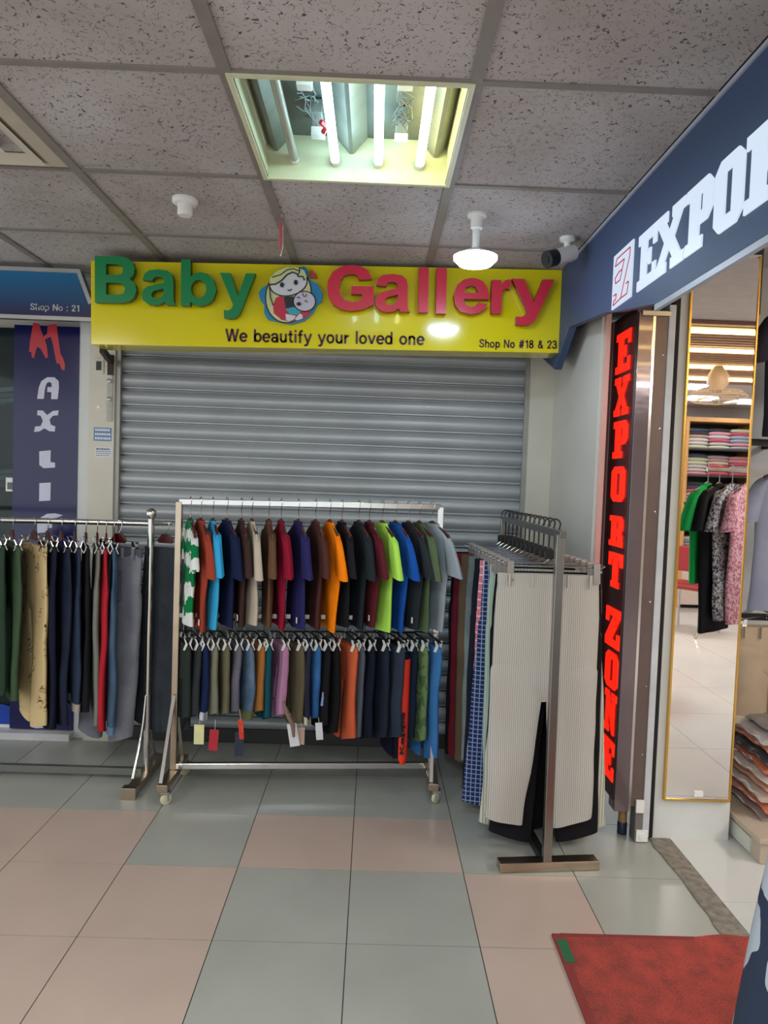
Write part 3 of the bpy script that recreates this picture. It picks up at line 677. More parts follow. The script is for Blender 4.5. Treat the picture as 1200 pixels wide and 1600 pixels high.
# vertical red letter sign box
vs_ = thing('vertical_sign', 'dark upright light box with glowing red letters EXPORT ZONE', 'sign', (.975, 2.84, 0))
bm_ = mat('dark_brown_sign_box', (48, 34, 38), .2, var=.05)
obj('sign_case', MB().box(.004, .06, -.10, .16, .16, 2.08), bm_, vs_, bevel=.003)
obj('rear_edge', MB().box(.0, .06, .16, .20, .22, 2.08), mat('grey_laminate', (150, 146, 140), .45), vs_)
rl = emis('lit_red_letter', (255, 34, 14), .62)
for ch, ya, yb, za, zb in [('E', 2.945, 2.783, 1.85, 2.011), ('X', 2.941, 2.777, 1.677, 1.832), ('P', 2.93, 2.766, 1.506, 1.655), ('O', 2.927, 2.77, 1.332, 1.473), ('R', 2.922, 2.765, 1.153, 1.275), ('T', 2.913, 2.75, .988, 1.127), ('Z', 2.91, 2.745, .75, .905), ('O', 2.891, 2.742, .586, .73), ('N', 2.877, 2.741, .408, .571), ('E', 2.870, 2.741, .23, .382)]:
    slab_letter(ch, ya, yb, za, zb, rl, vs_, 2.84, 0, -.003, .001)

# door jamb: stack of metal strips beside the mirror pillar
pol = mat('polished_brown_jamb', (104, 90, 94), .14, .35, var=.04, coat=.6, bump=.5, bscale=9)
jb = thing('shutter_jamb', 'brown metal roller-gate jamb beside the red letter sign', 'jamb', (1.07, 2.75, 0))
obj('polished_strip', MB().box(-.085, -.03, -.018, .05, .12, 2.06), pol, jb, bevel=.002)
obj('steel_edge', MB().box(-.03, -.020, -.018, .05, .12, 2.06), chrome, jb)
obj('brown_channel', MB().box(-.020, .030, -.015, .06, .14, 2.06), mat('brown_channel', (104, 88, 84), .35, .3), jb, bevel=.002)
obj('pale_edge', MB().box(.030, .056, -.02, .06, .02, 2.09), mat('pale_jamb_edge', (190, 192, 196), .4, var=.1), jb, bevel=.002)
obj('foot_plate', MB().box(.0, .056, -.019, .04, 0, .14), mat('grey_foot', (120, 116, 112), .5, .3), jb, bevel=.002)
obj('bracket', MB().box(-.075, .035, -.024, -.012, 2.045, 2.065), steel, jb, bevel=.002)
for z in (.35, .62, .95, 1.3, 1.62, 1.9):
    q = MB(); q.lathe([(.004, 0), (.004, -.003), (.0005, -.004)], 8, Matrix.Translation((.014, -.015, z)) @ Matrix.Rotation(-pi / 2, 4, 'X')); obj('rivet', q, chrome, jb, fix=True)
q = MB(); q.box(-.001, .03, -.026, -.018, .12, .17); obj('latch_plate', q, white_pl, jb)
q = MB(); q.box(.005, .05, -.026, -.018, .005, .05); q.lathe([(.012, -.026), (.012, -.03), (.0005, -.031)], 10, Matrix.Translation((.028, 0, .026)) @ Matrix.Rotation(pi / 2, 4, 'X') @ Matrix.Scale(-1, 4, (0, 0, 1))); obj('floor_lock', q, white_pl, jb)
sbox('trim_10', 1.127, 1.152, 2.76, 2.82, 0, 2.2, mat('black_gap', (14, 12, 14), .7))
bt = thing('bottle', 'small tan bottle with dark blue base standing behind the jamb', 'bottle', (1.045, 2.80, 0))
q = MB(); q.lathe([(.018, 0), (.019, .004), (.019, .045), (.017, .05)]); obj('base', q, mat('dark_blue_base', (22, 36, 60), .4), bt, smooth=40, fix=True)
q = MB(); q.lathe([(.016, .05), (.017, .055), (.017, .115), (.012, .12)]); obj('body', q, mat('tan_body', (150, 116, 76), .5), bt, smooth=40, fix=True)

# mirror pillar
sbox('wall_front', 1.153, 1.458, 2.76, 2.95, 0, 2.3, white_wall, bevel=.003)
mr = thing('wall_mirror', 'tall gold-framed mirror on the white pillar of the right shop', 'mirror', (1.315, 2.76, 0))
mm_, nt3, b3 = newmat('mirror_silver'); b3.inputs['Base Color'].default_value = (.86, .84, .83, 1); b3.inputs['Metallic'].default_value = 1; b3.inputs['Roughness'].default_value = .015
obj('mirror_glass', MB().box(-.125, .127, -.014, 0, .172, 2.28), mm_, mr)
q = MB(); q.box(-.132, -.125, -.018, 0, .165, 2.29); q.box(.127, .133, -.018, 0, .165, 2.29); q.box(-.125, .127, -.018, 0, .165, .172); obj('frame', q, gold, mr)
q = MB(); q.box(-.012, .022, -.02, -.014, .185, .205); obj('clip', q, white_pl, mr)

sbox('trim_12', .832, 1.50, 2.83, 3.2, 2.09, CZ, mat('dark_gap_filler', (34, 36, 46), .5))  # added dark block, keeps outside light from showing through the gap behind the fascia
# ---- shop interior shell
sw_ = mat('shop_wall', (196, 194, 192), .5, var=.03)
sbox('wall_right', 5.1, 5.2, -3.35, 4.0, 0, 2.42, sw_)
sbox('wall_back', 1.458, 5.1, 3.30, 3.40, 0, 2.42, sw_)
sbox('wall_front', 1.2, 5.2, -3.45, -3.35, 0, 2.42, sw_)
sbox('ceiling', 1.12, 5.2, -3.4, 4.0, 2.42, 2.5, mat('shop_ceiling', (196, 188, 186), .7))
# slatted brown ceiling band with warm strips
q = MB()
for k in range(30): q.box(1.4, 3.6, -1.2 + k * .08, -1.2 + k * .08 + .05, 2.395, 2.418)
tag(obj('trim_11', q, mat('brown_slats', (150, 112, 96), .5)), kind='structure')
wm = emis('warm_strip', (255, 214, 140), 9)
for k, y in enumerate((1.02, .42, -.25, -.85)):
    tag(obj('strip_light', MB().box(1.5, 3.5, y - .018, y + .018, 2.375, 2.394), wm), 'warm ceiling light strip, %s from the mirror' % ['nearest', 'second', 'third', 'farthest'][k], 'strip light', 'warm strips on the slatted ceiling')
for k, (x, y) in enumerate(((3.55, -2.35), (4.15, -2.5))):
    t_ = thing('panel_light', 'square white ceiling panel lamp, %s of two at the shop rear' % ['left', 'right'][k], 'ceiling light', (x, y, 2.42))
    obj('frame', MB().box(-.2, .2, -.2, .2, -.012, 0), white_pl, t_)
    obj('diffuser', MB().box(-.18, .18, -.18, .18, -.016, -.012), emis('panel_glow', (240, 244, 255), 6), t_)

# ================================================================== GARMENT BUILDERS
def fold(u, z, sd, amp):
    return amp * (.6 * sin(u * 31 + sd * 1.7 + z * 4) + .5 * sin(u * 17 - z * 9 + sd * 3.1) + .6 * noise.noise(Vector((u * 7, z * 6, sd))))
def ring(cx, a, b_, z, n, sd, amp, tilt=0, pw=.75):
    r = []
    for i in range(n):
        t = 2 * pi * i / n; c, s_ = cos(t), sin(t)
        x = a * (abs(c) ** pw) * (1 if c >= 0 else -1); y = b_ * (abs(s_) ** .9) * (1 if s_ >= 0 else -1)
        k = min(1, abs(z) * 6)
        r.append((cx + x, y + fold(x + cx, z, sd, amp) * k, z + tilt * (x / max(a, .01)) * .02))
    return r
def tshirt(label, loc, yaw, m, W=.36, H=.45, seed=0, group=None, collar=None, name='t_shirt', hem_tag=False, print_m=None, thick=.02):
    t = thing(name, label, 't-shirt', loc, yaw, group)
    b = MB(); hw = W / 2
    lv = [(0, .30, .55), (-.012, .42, .7), (-.03, .62, .8), (-.05, .84, .85), (-.07, .90, .9), (-.12, .90, 1), (-.18, .86, 1), (-.25, .83, 1), (-.32, .81, 1.05), (-.38, .79, 1.1), (-H + .01, .78, 1.15), (-H, .775, 1.1)]
    rings = [ring(-.012 * max(0, -z - .1) * 6 * .5, hw * k, thick * q_, z * (H / .45) if z > -H + .02 else z, 32, seed, .010) for z, k, q_ in lv]
    b.loft(rings, cap=True)
    body = obj('body', b, m, t, smooth=60, fix=True)
    for sx in (-1, 1):                      # sleeves
        s = MB(); R = []
        L_ = .155 * (W / .36)
        for k in range(7):
            q_ = k / 6; cx = sx * (hw * .74 + hw * .34 * q_ ** .8); cz = -.055 - L_ * q_
            a = .046 + .012 * q_; bb_ = thick * (1.0 + .35 * q_)
            an = radians(24 * (1 - q_) + 8)
            rr_ = []
            for i in range(18):
                th = 2 * pi * i / 18; xx = a * cos(th); yy = bb_ * sin(th)
                rr_.append((cx + xx * cos(an * 1), yy + .003 * sin(th * 3 + seed) + fold(cx, cz, seed, .004), cz - sx * xx * sin(an)))
            R.append(rr_)
        s.loft(R); obj('sleeve', s, m, t, smooth=60, fix=True)
    c = MB(); c.loft([ring(0, hw * .34, thick * .75, z, 24, seed, 0) for z in (-.014, -.004, .004, .006)], cap=False)
    obj('collar', c, collar or m, t, smooth=60)
    if hem_tag:
        g = MB(); g.box(hw * .60, hw * .66, -thick * 1.55, -thick * 1.35, -H + .03, -H + .055); o = obj('label_tag', g, white_pl, t); o['label'] = 'small white label near the hem'
    return t

def hook_path(zr, z0=0, r=.017):
    p = [(-r * cos(radians(a)), 0, zr + .004 - .0 + r * sin(radians(a)) - r + .006) for a in range(-20, 181, 25)]
    return p + [(r * .7, 0, zr - r - .012), (.001, 0, zr - r * 2 - .008), (0, 0, z0)]
def wood_hanger(label, loc, yaw, W, zr, group, mat_=brown_pl):
    t = thing('clothes_hanger', label, 'hanger', loc, yaw, group)
    b = MB(); pts = [(-W / 2, 0, -.052), (-W / 4, 0, -.022), (0, 0, .006), (W / 4, 0, -.022), (W / 2, 0, -.052)]
    rings = []
    for (x, y, z) in pts: rings.append([(x, y - .006, z - .01), (x, y + .006, z - .01), (x, y + .006, z + .012), (x, y - .006, z + .012)])
    b.loft(rings); obj('bar', b, mat_, t, bevel=.002)
    h_ = MB(); h_.tube(hook_path(zr, .01), .0018, 6); obj('hook', h_, chrome, t, smooth=True)
    return t
def clip_hanger(label, loc, yaw, W, zr, group, style='white', dark=False):
    """origin at the top edge of the waistband it grips"""
    t = thing('clip_hanger', label, 'hanger', loc, yaw, group)
    cm_ = {'white': white_pl, 'brown': brown_pl, 'black': black_pl}[style]
    b = MB()
    if style == 'black':                 # chrome rods, black centre, black hook
        for dz, dy in ((.028, .0), (.038, .004)): b.tube([(-W / 2, dy, dz), (W / 2, dy, dz)], .0022, 6)
        b.tube([(-W / 2, 0, .028), (-W / 2 - .012, 0, .033), (-W / 2, .004, .038)], .0022, 6); b.tube([(W / 2, 0, .028), (W / 2 + .012, 0, .033), (W / 2, .004, .038)], .0022, 6)
        b.tube([(-.04, 0, .038), (-.012, 0, .06), (.012, 0, .06), (.04, 0, .038)], .002, 6)
        obj('rod', b, chrome, t, smooth=True)
        c = MB(); c.box(-.035, .035, -.004, .004, .055, .085); obj('name_plate', c, black_pl, t, bevel=.003)
        h_ = MB(); h_.tube(hook_path(zr, .08, .02), .0035, 7); obj('hook', h_, black_pl, t, smooth=True)
        cl = mat('smoky_clip', (150, 146, 142), .25, .3)
        for sx in (-1, 1):
            q = MB(); x = sx * W * .44
            q.add([(x - .012, -.012, .045), (x + .012, -.012, .045), (x + .012, -.022, -.028), (x - .012, -.022, -.028), (x - .012, -.007, .045), (x + .012, -.007, .045), (x + .012, -.017, -.028), (x - .012, -.017, -.028)],
                  [(0, 3, 2, 1), (4, 5, 6, 7), (0, 1, 5, 4), (2, 3, 7, 6), (0, 4, 7, 3), (1, 2, 6, 5)])
            q.box(x - .012, x + .012, .008, .012, -.028, .045)
            obj('clip', q, cl, t, bevel=.001)
        return t
    if style == 'brown' and not dark:                 # dark red shield-shaped centre, thin bar
        c = MB(); c.prism([[(-.035, .02), (.035, .02), (.045, .032), (.02, .062), (-.02, .062), (-.045, .032)]], -.004, .004, R90); obj('centre_plate', c, brown_pl, t, bevel=.002)
        b.tube([(-W / 2, 0, .03), (W / 2, 0, .03)], .003, 6); obj('bar', b, steel, t)
    else:
        b.tube([(-W / 2, 0, .025), (0, 0, .045), (W / 2, 0, .025)], .004, 6); obj('bar', b, black_pl if dark else cm_, t)
    h_ = MB(); h_.tube(hook_path(zr, .04), .0018, 6); obj('hook', h_, chrome, t, smooth=True)
    for sx in (-1, 1):
        x = sx * W * .42
        q = MB()
        for sy in (-1, 1):
            q.loft([[(x - .006, sy * .014, .03), (x + .006, sy * .014, .03), (x + .006, sy * .017, .03), (x - .006, sy * .017, .03)],
                    [(x - .010, sy * .004, .006), (x + .010, sy * .004, .006), (x + .010, sy * .009, .006), (x - .010, sy * .009, .006)],
                    [(x - .009, sy * .015, -.018), (x + .009, sy * .015, -.018), (x + .009, sy * .019, -.018), (x - .009, sy * .019, -.018)]])
        obj('clip', q, white_pl if style == 'white' else chrome, t, fix=True)
    return t

def trousers(label, loc, yaw, m, W=.36, L=1.0, leg=.19, hem=.17, crotch=.30, seed=0, group=None, thick=.018, spread=0, band=None, name='trousers', cat='trousers', loops=False, pocket=False, cuff=None, lean=0, amp=.008, gap=None):
    t = thing(name, label, cat, loc, yaw, group)
    hw = W / 2; b = MB(); n = 36
    lv = [(-.028, 1.0, .94), (-.08, 1.02, 1.0), (-.16, 1.04, 1.08), (-crotch * .8, 1.04, 1.1), (-crotch + .03, 1.03, 1.05), (-crotch + .01, .9, .7), (-crotch - .01, .3, .4)]
    R = [ring(lean * -z / L, hw * k, thick * kt, z, n, seed, amp) for z, k, kt in lv]
    b.loft(R); obj('hips', b, m, t, smooth=60, fix=True)
    for sx in (-1, 1):
        q = MB(); R = []; top = -crotch + .14; ns = 16
        for k in range(ns + 1):
            f = k / ns; z = top + (-L - top) * f
            a = (leg * (1 - f) + hem * f) / 2 + .006 * noise.noise(Vector((f * 4, seed, sx)))
            cx0 = hw * 1.05 - leg / 2; cx1 = (gap / 2 + hem / 2) if gap is not None else cx0
            cx = sx * (cx0 * (1 - f) + (cx1 + spread) * f) + lean * -z / L
            R.append(ring(cx, a * (1.02 if k else .9), thick * ((1.08 if k else .8) + .2 * f), z, 22, seed, amp, pw=.75, tilt=(0 if k < ns else sx)))
        q.loft(R); obj('leg', q, m, t, smooth=60, fix=True)
        if cuff:
            c = MB(); z = -L; rr_ = []
            for dz in (-.004, .012, .03): rr_.append(ring(R[-1][0][0] * 0 + sx * ((cx1 + spread)) + lean, hem / 2 + .004, thick * 1.4, z + dz, 22, seed, amp))
            c.loft(rr_); o = obj('cuff', c, cuff, t, smooth=60, fix=True)
    w_ = MB(); w_.loft([ring(0, hw * 1.01, thick * .95, z, n, seed, .001) for z in (-.036, -.034, -.002, 0)]); obj('waistband', w_, band or m, t, smooth=60, fix=True)
    if loops:
        for x in (-.8, -.35, .35, .8):
            q = MB(); q.box(hw * x - .004, hw * x + .004, -thick * 1.25 - .002, -thick * .9, -.045, .002); obj('belt_loop', q, m, t)
    if pocket:
        q = MB(); z0, z1 = -.10, -.25; xs = (-hw * .55, hw * .35)
        def F(x, z): return -thick * 1.10 + fold(x, z, seed, amp) * min(1, abs(z) * 6) - .004
        for (a, c_) in [((xs[0], z0), (xs[1], z0)), ((xs[0], z0 - .018), (xs[1], z0 - .018)), ((xs[0], z0), (xs[0], z1 + .02)), ((xs[1], z0), (xs[1], z1 + .02)), ((xs[0], z1 + .02), ((xs[0] + xs[1]) / 2, z1)), ((xs[1], z1 + .02), ((xs[0] + xs[1]) / 2, z1))]:
            pts_ = [(a[0] + (c_[0] - a[0]) * k / 8, 0, a[1] + (c_[1] - a[1]) * k / 8) for k in range(9)]
            q.tube([(x, F(x, z), z) for x, y, z in pts_], .0016, 5)
        obj('patch_pocket', q, band or m, t)
    return t

# ================================================================== RACK OF JEANS, LEFT
r1 = thing('clothes_rack', 'chrome tube clothes rack with ball finial at the left', 'clothes rack', (-.99, 3.2, 0))
q = MB(); q.tube([(-1.6, -.01, 1.14), (0, 0, 1.155)], .0125, 12); q.tube([(0, 0, 1.155), (.075, .05, 1.155)], .009, 10); obj('top_rail', q, chrome, r1, smooth=True)
q = MB(); q.tube([(0, 0, .03), (0, 0, 1.18)], .015, 14); obj('post', q, chrome, r1, smooth=True)
q = MB(); q.lathe([(.001, 1.168), (.012, 1.170), (.016, 1.178), (.022, 1.188), (.024, 1.2), (.021, 1.212), (.012, 1.222), (.001, 1.225)], 20); obj('ball_finial', q, chrome, r1, smooth=70, fix=True)
q = MB(); q.bar((-1.6, -.03, .04), (-.01, -.03, .04), .024, .03); obj('floor_bar', q, mat('dull_bar', (120, 124, 118), .4, .7), r1)
q = MB(); q.bar((0, -.20, .02), (0, .20, .02), .05, .03); obj('foot', q, tan_steel, r1, bevel=.002)
q = MB(); q.tube([(-.004, -.012, .38), (-.008, -.03, .26), (-.012, -.07, .15), (-.014, -.14, .05)], .007, 8); q.tube([(.0, .012, .38), (0, .03, .26), (0, .07, .15), (0, .14, .05)], .007, 8); obj('brace', q, chrome, r1, smooth=True)
q = MB(); q.box(-.03, .03, -.235, -.195, 0, .05); obj('foot_cap', q, tan_steel, r1, bevel=.002)

navyj = fab((24, 30, 46), 'denim', (34, 42, 60)); blackc = fab((24, 24, 28))
J = [  # x, y, theta, label, mat, L, W, leg, hem, kind
 (-1.60, .62, 'dark olive green cargo trousers at the far left of the left rack', fab((58, 78, 56)), .68, .36, .185, .17, {}),
 (-1.665, .62, 'deep green trousers cut by the left edge of the photo', fab((38, 56, 42)), .66, .36, .185, .17, {}),
 (-1.505, .72, 'tan trousers printed with dark line drawings on the left rack', fab((196, 172, 126), 'doodle', (70, 50, 34)), .79, .36, .17, .15, {}),
 (-1.445, .62, 'very dark navy trousers just right of the tan printed pair', fab((20, 24, 40)), .80, .36, .19, .18, {}),
 (-1.385, .60, 'dark navy straight jeans, second right of the tan printed pair', navyj, .78, .36, .19, .18, {}),
 (-1.325, .52, 'slate navy trousers with turned pale cuffs on the left rack', fab((38, 48, 66), 'denim', (46, 58, 78)), .70, .33, .17, .16, {'cuff': fab((150, 144, 136))}),
 (-1.275, .45, 'black trousers just left of the grey-green pair on the left rack', blackc, .72, .33, .17, .16, {}),
 (-1.225, .42, 'grey-green cargo trousers beside the red pair on the left rack', fab((112, 116, 106)), .78, .33, .16, .14, {}),
 (-1.185, .35, 'bright red trousers hanging on the left rack', fab((168, 34, 46)), .80, .33, .13, .11, {}),
 (-1.15, .36, 'teal blue jeans with a pale hem behind the grey jeans', fab((52, 74, 98), 'denim', (76, 100, 122)), .79, .33, .15, .15, {'cuff': fab((92, 116, 140))}),
]
for k, (x, th, lab, m_, L_, W_, leg, hem, kw) in enumerate(J):
    y = 3.19
    z = 1.045
    trousers(lab, (x, y, z), th - pi / 2, m_, W_, L_, leg, hem, .28, seed=k + 1, thick=.013, group='trousers on the left rack', **kw)
    clip_hanger('dark red clip hanger holding the ' + lab.split(' on the')[0].split(' at the')[0].split(' just')[0].split(',')[0].split(' beside')[0].split(' hanging')[0].split(' behind')[0].split(' cut')[0].split(' with')[0], (x, y, z), th - pi / 2, W_ * .9, 1.155 - z - .0, 'clip hangers on the left rack', 'brown')
trousers('washed grey baggy jeans with patch pocket facing forward on the left rack', (-1.128, 3.188, 1.045), radians(-24), fab((106, 108, 117), 'denim', (132, 134, 143)), .27, .86, .15, .125, .30, seed=15, thick=.026, band=fab((80, 82, 92)), loops=True, pocket=True, lean=-.06, gap=.06, group='trousers on the left rack')
clip_hanger('dark red clip hanger holding the washed grey jeans', (-1.128, 3.188, 1.045), radians(-24), .22, .11, 'clip hangers on the left rack', 'brown')
trousers('dark charcoal jeans hanging behind the ball-topped post of the left rack', (-.935, 3.238, 1.045), radians(-20), fab((48, 52, 58), 'denim', (62, 66, 72)), .22, .83, .15, .15, .3, seed=16, thick=.014, gap=.0, group='trousers on the left rack')
clip_hanger('dark red clip hanger holding the dark charcoal jeans', (-.935, 3.238, 1.045), radians(-20), .18, .11, 'clip hangers on the left rack', 'brown')

# ================================================================== MIDDLE RACK
r2 = thing('clothes_rack', 'square-tube chrome rolling rack in front of the grey shutter', 'clothes rack', (0, 0, 0))
A = Vector((-.835, 3.085, 0)); B = Vector((.30, 3.175, 0))
def at2(s, z): v = A.lerp(B, s); v.z = z; return v
q = MB(); q.bar(at2(0, 1.262), at2(1, 1.275), .025); obj('top_rail', q, chrome, r2, bevel=.002)
for s in (0, 1):
    q = MB(); q.bar(at2(s, .09), at2(s, 1.262 + .013 * s), .026); obj('post', q, tan_steel if s == 0 else chrome, r2, bevel=.002)
    c = at2(s, 0); zz = .075
    q = MB(); q.bar((c.x, c.y - .17, zz), (c.x, c.y + .17, zz), .045, .03); obj('foot_bar', q, tan_steel, r2, bevel=.002)
    q = MB(); q.bar((c.x - .01, c.y - .15, .09), (c.x, c.y - .014, .42), .014); q.bar((c.x, c.y + .15, .09), (c.x, c.y + .014, .42), .014); obj('brace', q, chrome, r2)
    for e in (-1, 1):
        cc0 = Vector((c.x + (.012 if s == 0 else .014), c.y + e * .150, 0))
        q = MB(); q.box(cc0.x - .018, cc0.x + .018, cc0.y - .02, cc0.y + .02, .052, .06); q.box(cc0.x - .014, cc0.x - .011, cc0.y - .012, cc0.y + .012, .02, .055); q.box(cc0.x + .011, cc0.x + .014, cc0.y - .012, cc0.y + .012, .02, .055)
        cs = obj('caster', q, chrome, r2)
        q = MB(); q.lathe([(.0005, -.009), (.018, -.009), (.024, -.006), (.024, .006), (.018, .009), (.0005, .009)], 20, Matrix.Translation((cc0.x + .0, cc0.y, .024)) @ Matrix.Rotation(radians(50), 4, 'Z') @ Matrix.Rotation(pi / 2, 4, 'X'))
        obj('wheel', q, mat('cream_wheel', (196, 190, 160), .4), cs, smooth=40, fix=True)
q = MB(); q.bar(at2(0, .77), at2(1, .775), .02); obj('middle_rail', q, steel, r2, bevel=.002)
q = MB(); q.bar(at2(0.01, .105), at2(.99, .105), .025); obj('bottom_rail', q, chrome, r2, bevel=.002)

SH = [(-.788, .40), (-.745, .45), (-.693, .37), (-.634, .47), (-.572, .33), (-.527, .33), (-.454, .27), (-.401, .29), (-.327, .34), (-.252, .32), (-.19, .33), (-.137, .32), (-.063, .32), (-.016, .31), (.041, .36), (.10, .38), (.158, .42), (.206, .35), (.264, .49)]
SC = [('green and white tie-dye t-shirt at the left end of the middle rack', fab((10, 116, 66), 'tiedye', (214, 220, 214))),
 ('rust red t-shirt beside the tie-dye shirt', fab((150, 62, 44))), ('sky blue t-shirt on the middle rack', fab((54, 164, 214))),
 ('navy t-shirt between the sky blue and dark brown shirts', fab((26, 34, 66))), ('dark brown t-shirt left of the cream shirt', fab((62, 44, 42))),
 ('cream t-shirt on the middle rack', fab((186, 174, 156))), ('mid brown t-shirt right of the cream shirt', fab((98, 70, 52))),
 ('crimson red t-shirt on the middle rack', fab((138, 22, 48))), ('indigo purple-blue t-shirt right of the crimson shirt', fab((44, 42, 92))),
 ('chocolate brown t-shirt left of the orange shirt', fab((78, 46, 42))), ('bright orange t-shirt on the middle rack', fab((244, 128, 8))),
 ('black t-shirt right of the orange shirt', fab((28, 28, 34))), ('dark charcoal t-shirt left of the maroon shirt', fab((36, 42, 46))),
 ('maroon t-shirt left of the lime shirt', fab((92, 32, 42))), ('lime green t-shirt on the middle rack', fab((172, 226, 88))),
 ('royal blue t-shirt right of the lime shirt', fab((24, 78, 160))), ('charcoal black t-shirt right of the royal blue shirt', fab((40, 46, 50))),
 ('olive green t-shirt left of the light grey shirt', fab((84, 100, 72))), ('light grey t-shirt at the right end of the middle rack', fab((150, 160, 168)))]
HH = [.44, .46, .45, .44, .44, .43, .44, .45, .45, .45, .46, .44, .45, .44, .46, .46, .45, .46, .46]
for k, ((x, th), (lab, m_)) in enumerate(zip(SH, SC)):
    s = (x + .835) / 1.135; p = at2(s, 1.178 + .018 * s)
    tshirt(lab, p, th - pi / 2, m_, .30 if k == 0 else .36 + .012 * sin(k * 2.7), HH[k], seed=k * 1.3, group='t-shirts on the middle rack', hem_tag=(k in (1, 4, 8, 13, 16)), thick=.015)
    wood_hanger('hanger inside the ' + lab.split(' on the')[0].split(' at the')[0].split(' beside')[0].split(' between')[0].split(' left of')[0].split(' right of')[0] + (', ' + lab.split(' t-shirt ')[1] if ' of the ' in lab else ''), p, th - pi / 2, .28, 1.262 + .013 * s - p.z + .013, 'shirt hangers on the middle rack')

LO = [  # x, bottom z, label, mat, W, leg, kw
 (-.805, .335, 'dark grey-green shorts at the left end of the lower row', fab((40, 48, 44)), {}),
 (-.765, .345, 'charcoal trousers second from the left in the lower row', fab((46, 50, 52)), {}),
 (-.728, .345, 'navy small trousers with white-striped cuffs', fab((22, 36, 70)), {'cuff': fab((24, 26, 54), 'stripe', (200, 200, 205), .2)}),
 (-.692, .350, 'sage grey small trousers beside the navy striped-cuff pair', fab((116, 116, 100)), {}),
 (-.648, .350, 'khaki small trousers above the red tag', fab((98, 94, 74)), {}),
 (-.588, .362, 'grey-mauve small jeans left of the washed denim pair', fab((84, 82, 92), 'denim', (104, 100, 112)), {}),
 (-.545, .348, 'washed blue denim pair with olive striped ribbed cuffs', fab((52, 70, 92), 'denim', (104, 126, 150)), {'cuff': fab((84, 88, 54)), 'amp': .012}),
 (-.500, .365, 'ochre brown small trousers in the lower row', fab((150, 98, 50)), {}),
 (-.462, .335, 'dark teal small trousers in the lower row', fab((20, 72, 84)), {}),
 (-.395, .350, 'pink-mauve cargo trousers in the lower row', fab((160, 112, 142), 'stripe', (176, 128, 158), .3), {'pocket': True}),
 (-.335, .310, 'olive brown small trousers right of the pink pair', fab((92, 84, 64)), {}),
 (-.293, .325, 'black-navy trousers with white-striped ribbed cuffs', fab((34, 36, 50), 'denim', (44, 46, 62)), {'cuff': fab((40, 42, 40), 'stripe', (200, 196, 170), .2)}),
 (-.258, .335, 'bright blue denim trousers with light seam', fab((28, 70, 122), 'denim', (60, 108, 160)), {}),
 (-.222, .30, 'black small trousers right of the bright blue denim pair', blackc, {}),
 (-.175, .27, 'black trousers with a blue and white tag, left of the coral pair', fab((22, 22, 24)), {}),
 (-.105, .25, 'coral orange trousers in the lower row', fab((196, 92, 58)), {'W': .25}),
 (-.075, .25, 'thin slate grey trousers right of the coral pair', fab((84, 88, 98)), {}),
 (-.020, .25, 'black-navy trousers between the slate pairs', fab((22, 26, 40)), {}),
 (.035, .25, 'dark navy shorts left of the wide slate blue pair', fab((32, 38, 52)), {}),
 (.085, .26, 'wide slate blue trousers in the lower row', fab((46, 54, 68)), {'W': .28}),
 (.122, .16, 'black trousers with a bright red lettered side stripe', fab((20, 22, 36)), {'W': .22}),
 (.158, .25, 'dark navy trousers right of the red-striped pair', fab((24, 34, 52)), {}),
 (.202, .235, 'green camouflage trousers in the lower row', fab((104, 128, 84), 'camo', (78, 102, 70)), {}),
 (.262, .165, 'plain blue trousers at the right end of the lower row', fab((52, 104, 160), 'denim', (62, 116, 172)), {'W': .26})]
lowobj = {}
for k, (x, zb, lab, m_, kw) in enumerate(LO):
    s = (x + .835) / 1.135; zt = .655 + .01 * s; kw = dict(kw); W_ = kw.pop('W', .22)
    th = .48 + .06 * sin(k * 2.1); p = at2(s, zt)
    lowobj[k] = trousers(lab, p, th - pi / 2, m_, W_, zt - zb, W_ * .5, W_ * .44, .15, seed=30 + k, thick=.0135, group='small trousers on the lower rail', amp=kw.pop('amp', .009), **kw)
    clip_hanger('clip hanger gripping the ' + ' '.join(lab.split()[:12]), p, th - pi / 2, W_ * .95, .772 - zt, 'clip hangers on the lower rail', 'white', dark=True)
# red lettered stripe on the black trousers
th = .48 + .06 * sin(20 * 2.1)
q = MB()
rs_ = [[(.104 + .016 * cos(a), .020 * sin(a), z) for a in [2 * pi * i / 12 for i in range(12)]] for z in (-.05, -.2, -.35, -.49, -.515)]
rs_[-1] = [(.104 + (x - .104) * .5, y * .5, z) for x, y, z in rs_[-1]]
RX_ = Matrix.Rotation(0, 4, 'Z')
rd_ = mat('scarlet_stripe_cloth', (236, 52, 26), .7)
t_ = lowobj[20]
q.loft([[(x, y * 1.05, z) for x, y, z in r] for r in rs_]); so = obj('side_stripe', q, rd_, t_, smooth=60, fix=True); so['label'] = 'scarlet side stripe with black lettering'
# lettering reads upward along the stripe, facing the trousers' near edge
ang = radians(-12)
Mst = Matrix.Translation((.104, 0, 0)) @ Matrix.Rotation(radians(58), 4, 'Z') @ R90 @ Matrix.Rotation(pi / 2, 4, 'Z')
text('lettering', 'Kappa', -.465, -.28, -.0105, .0115, [mat('black_ink', (20, 12, 14), .6)], so, Mst, .003, .019, .2)

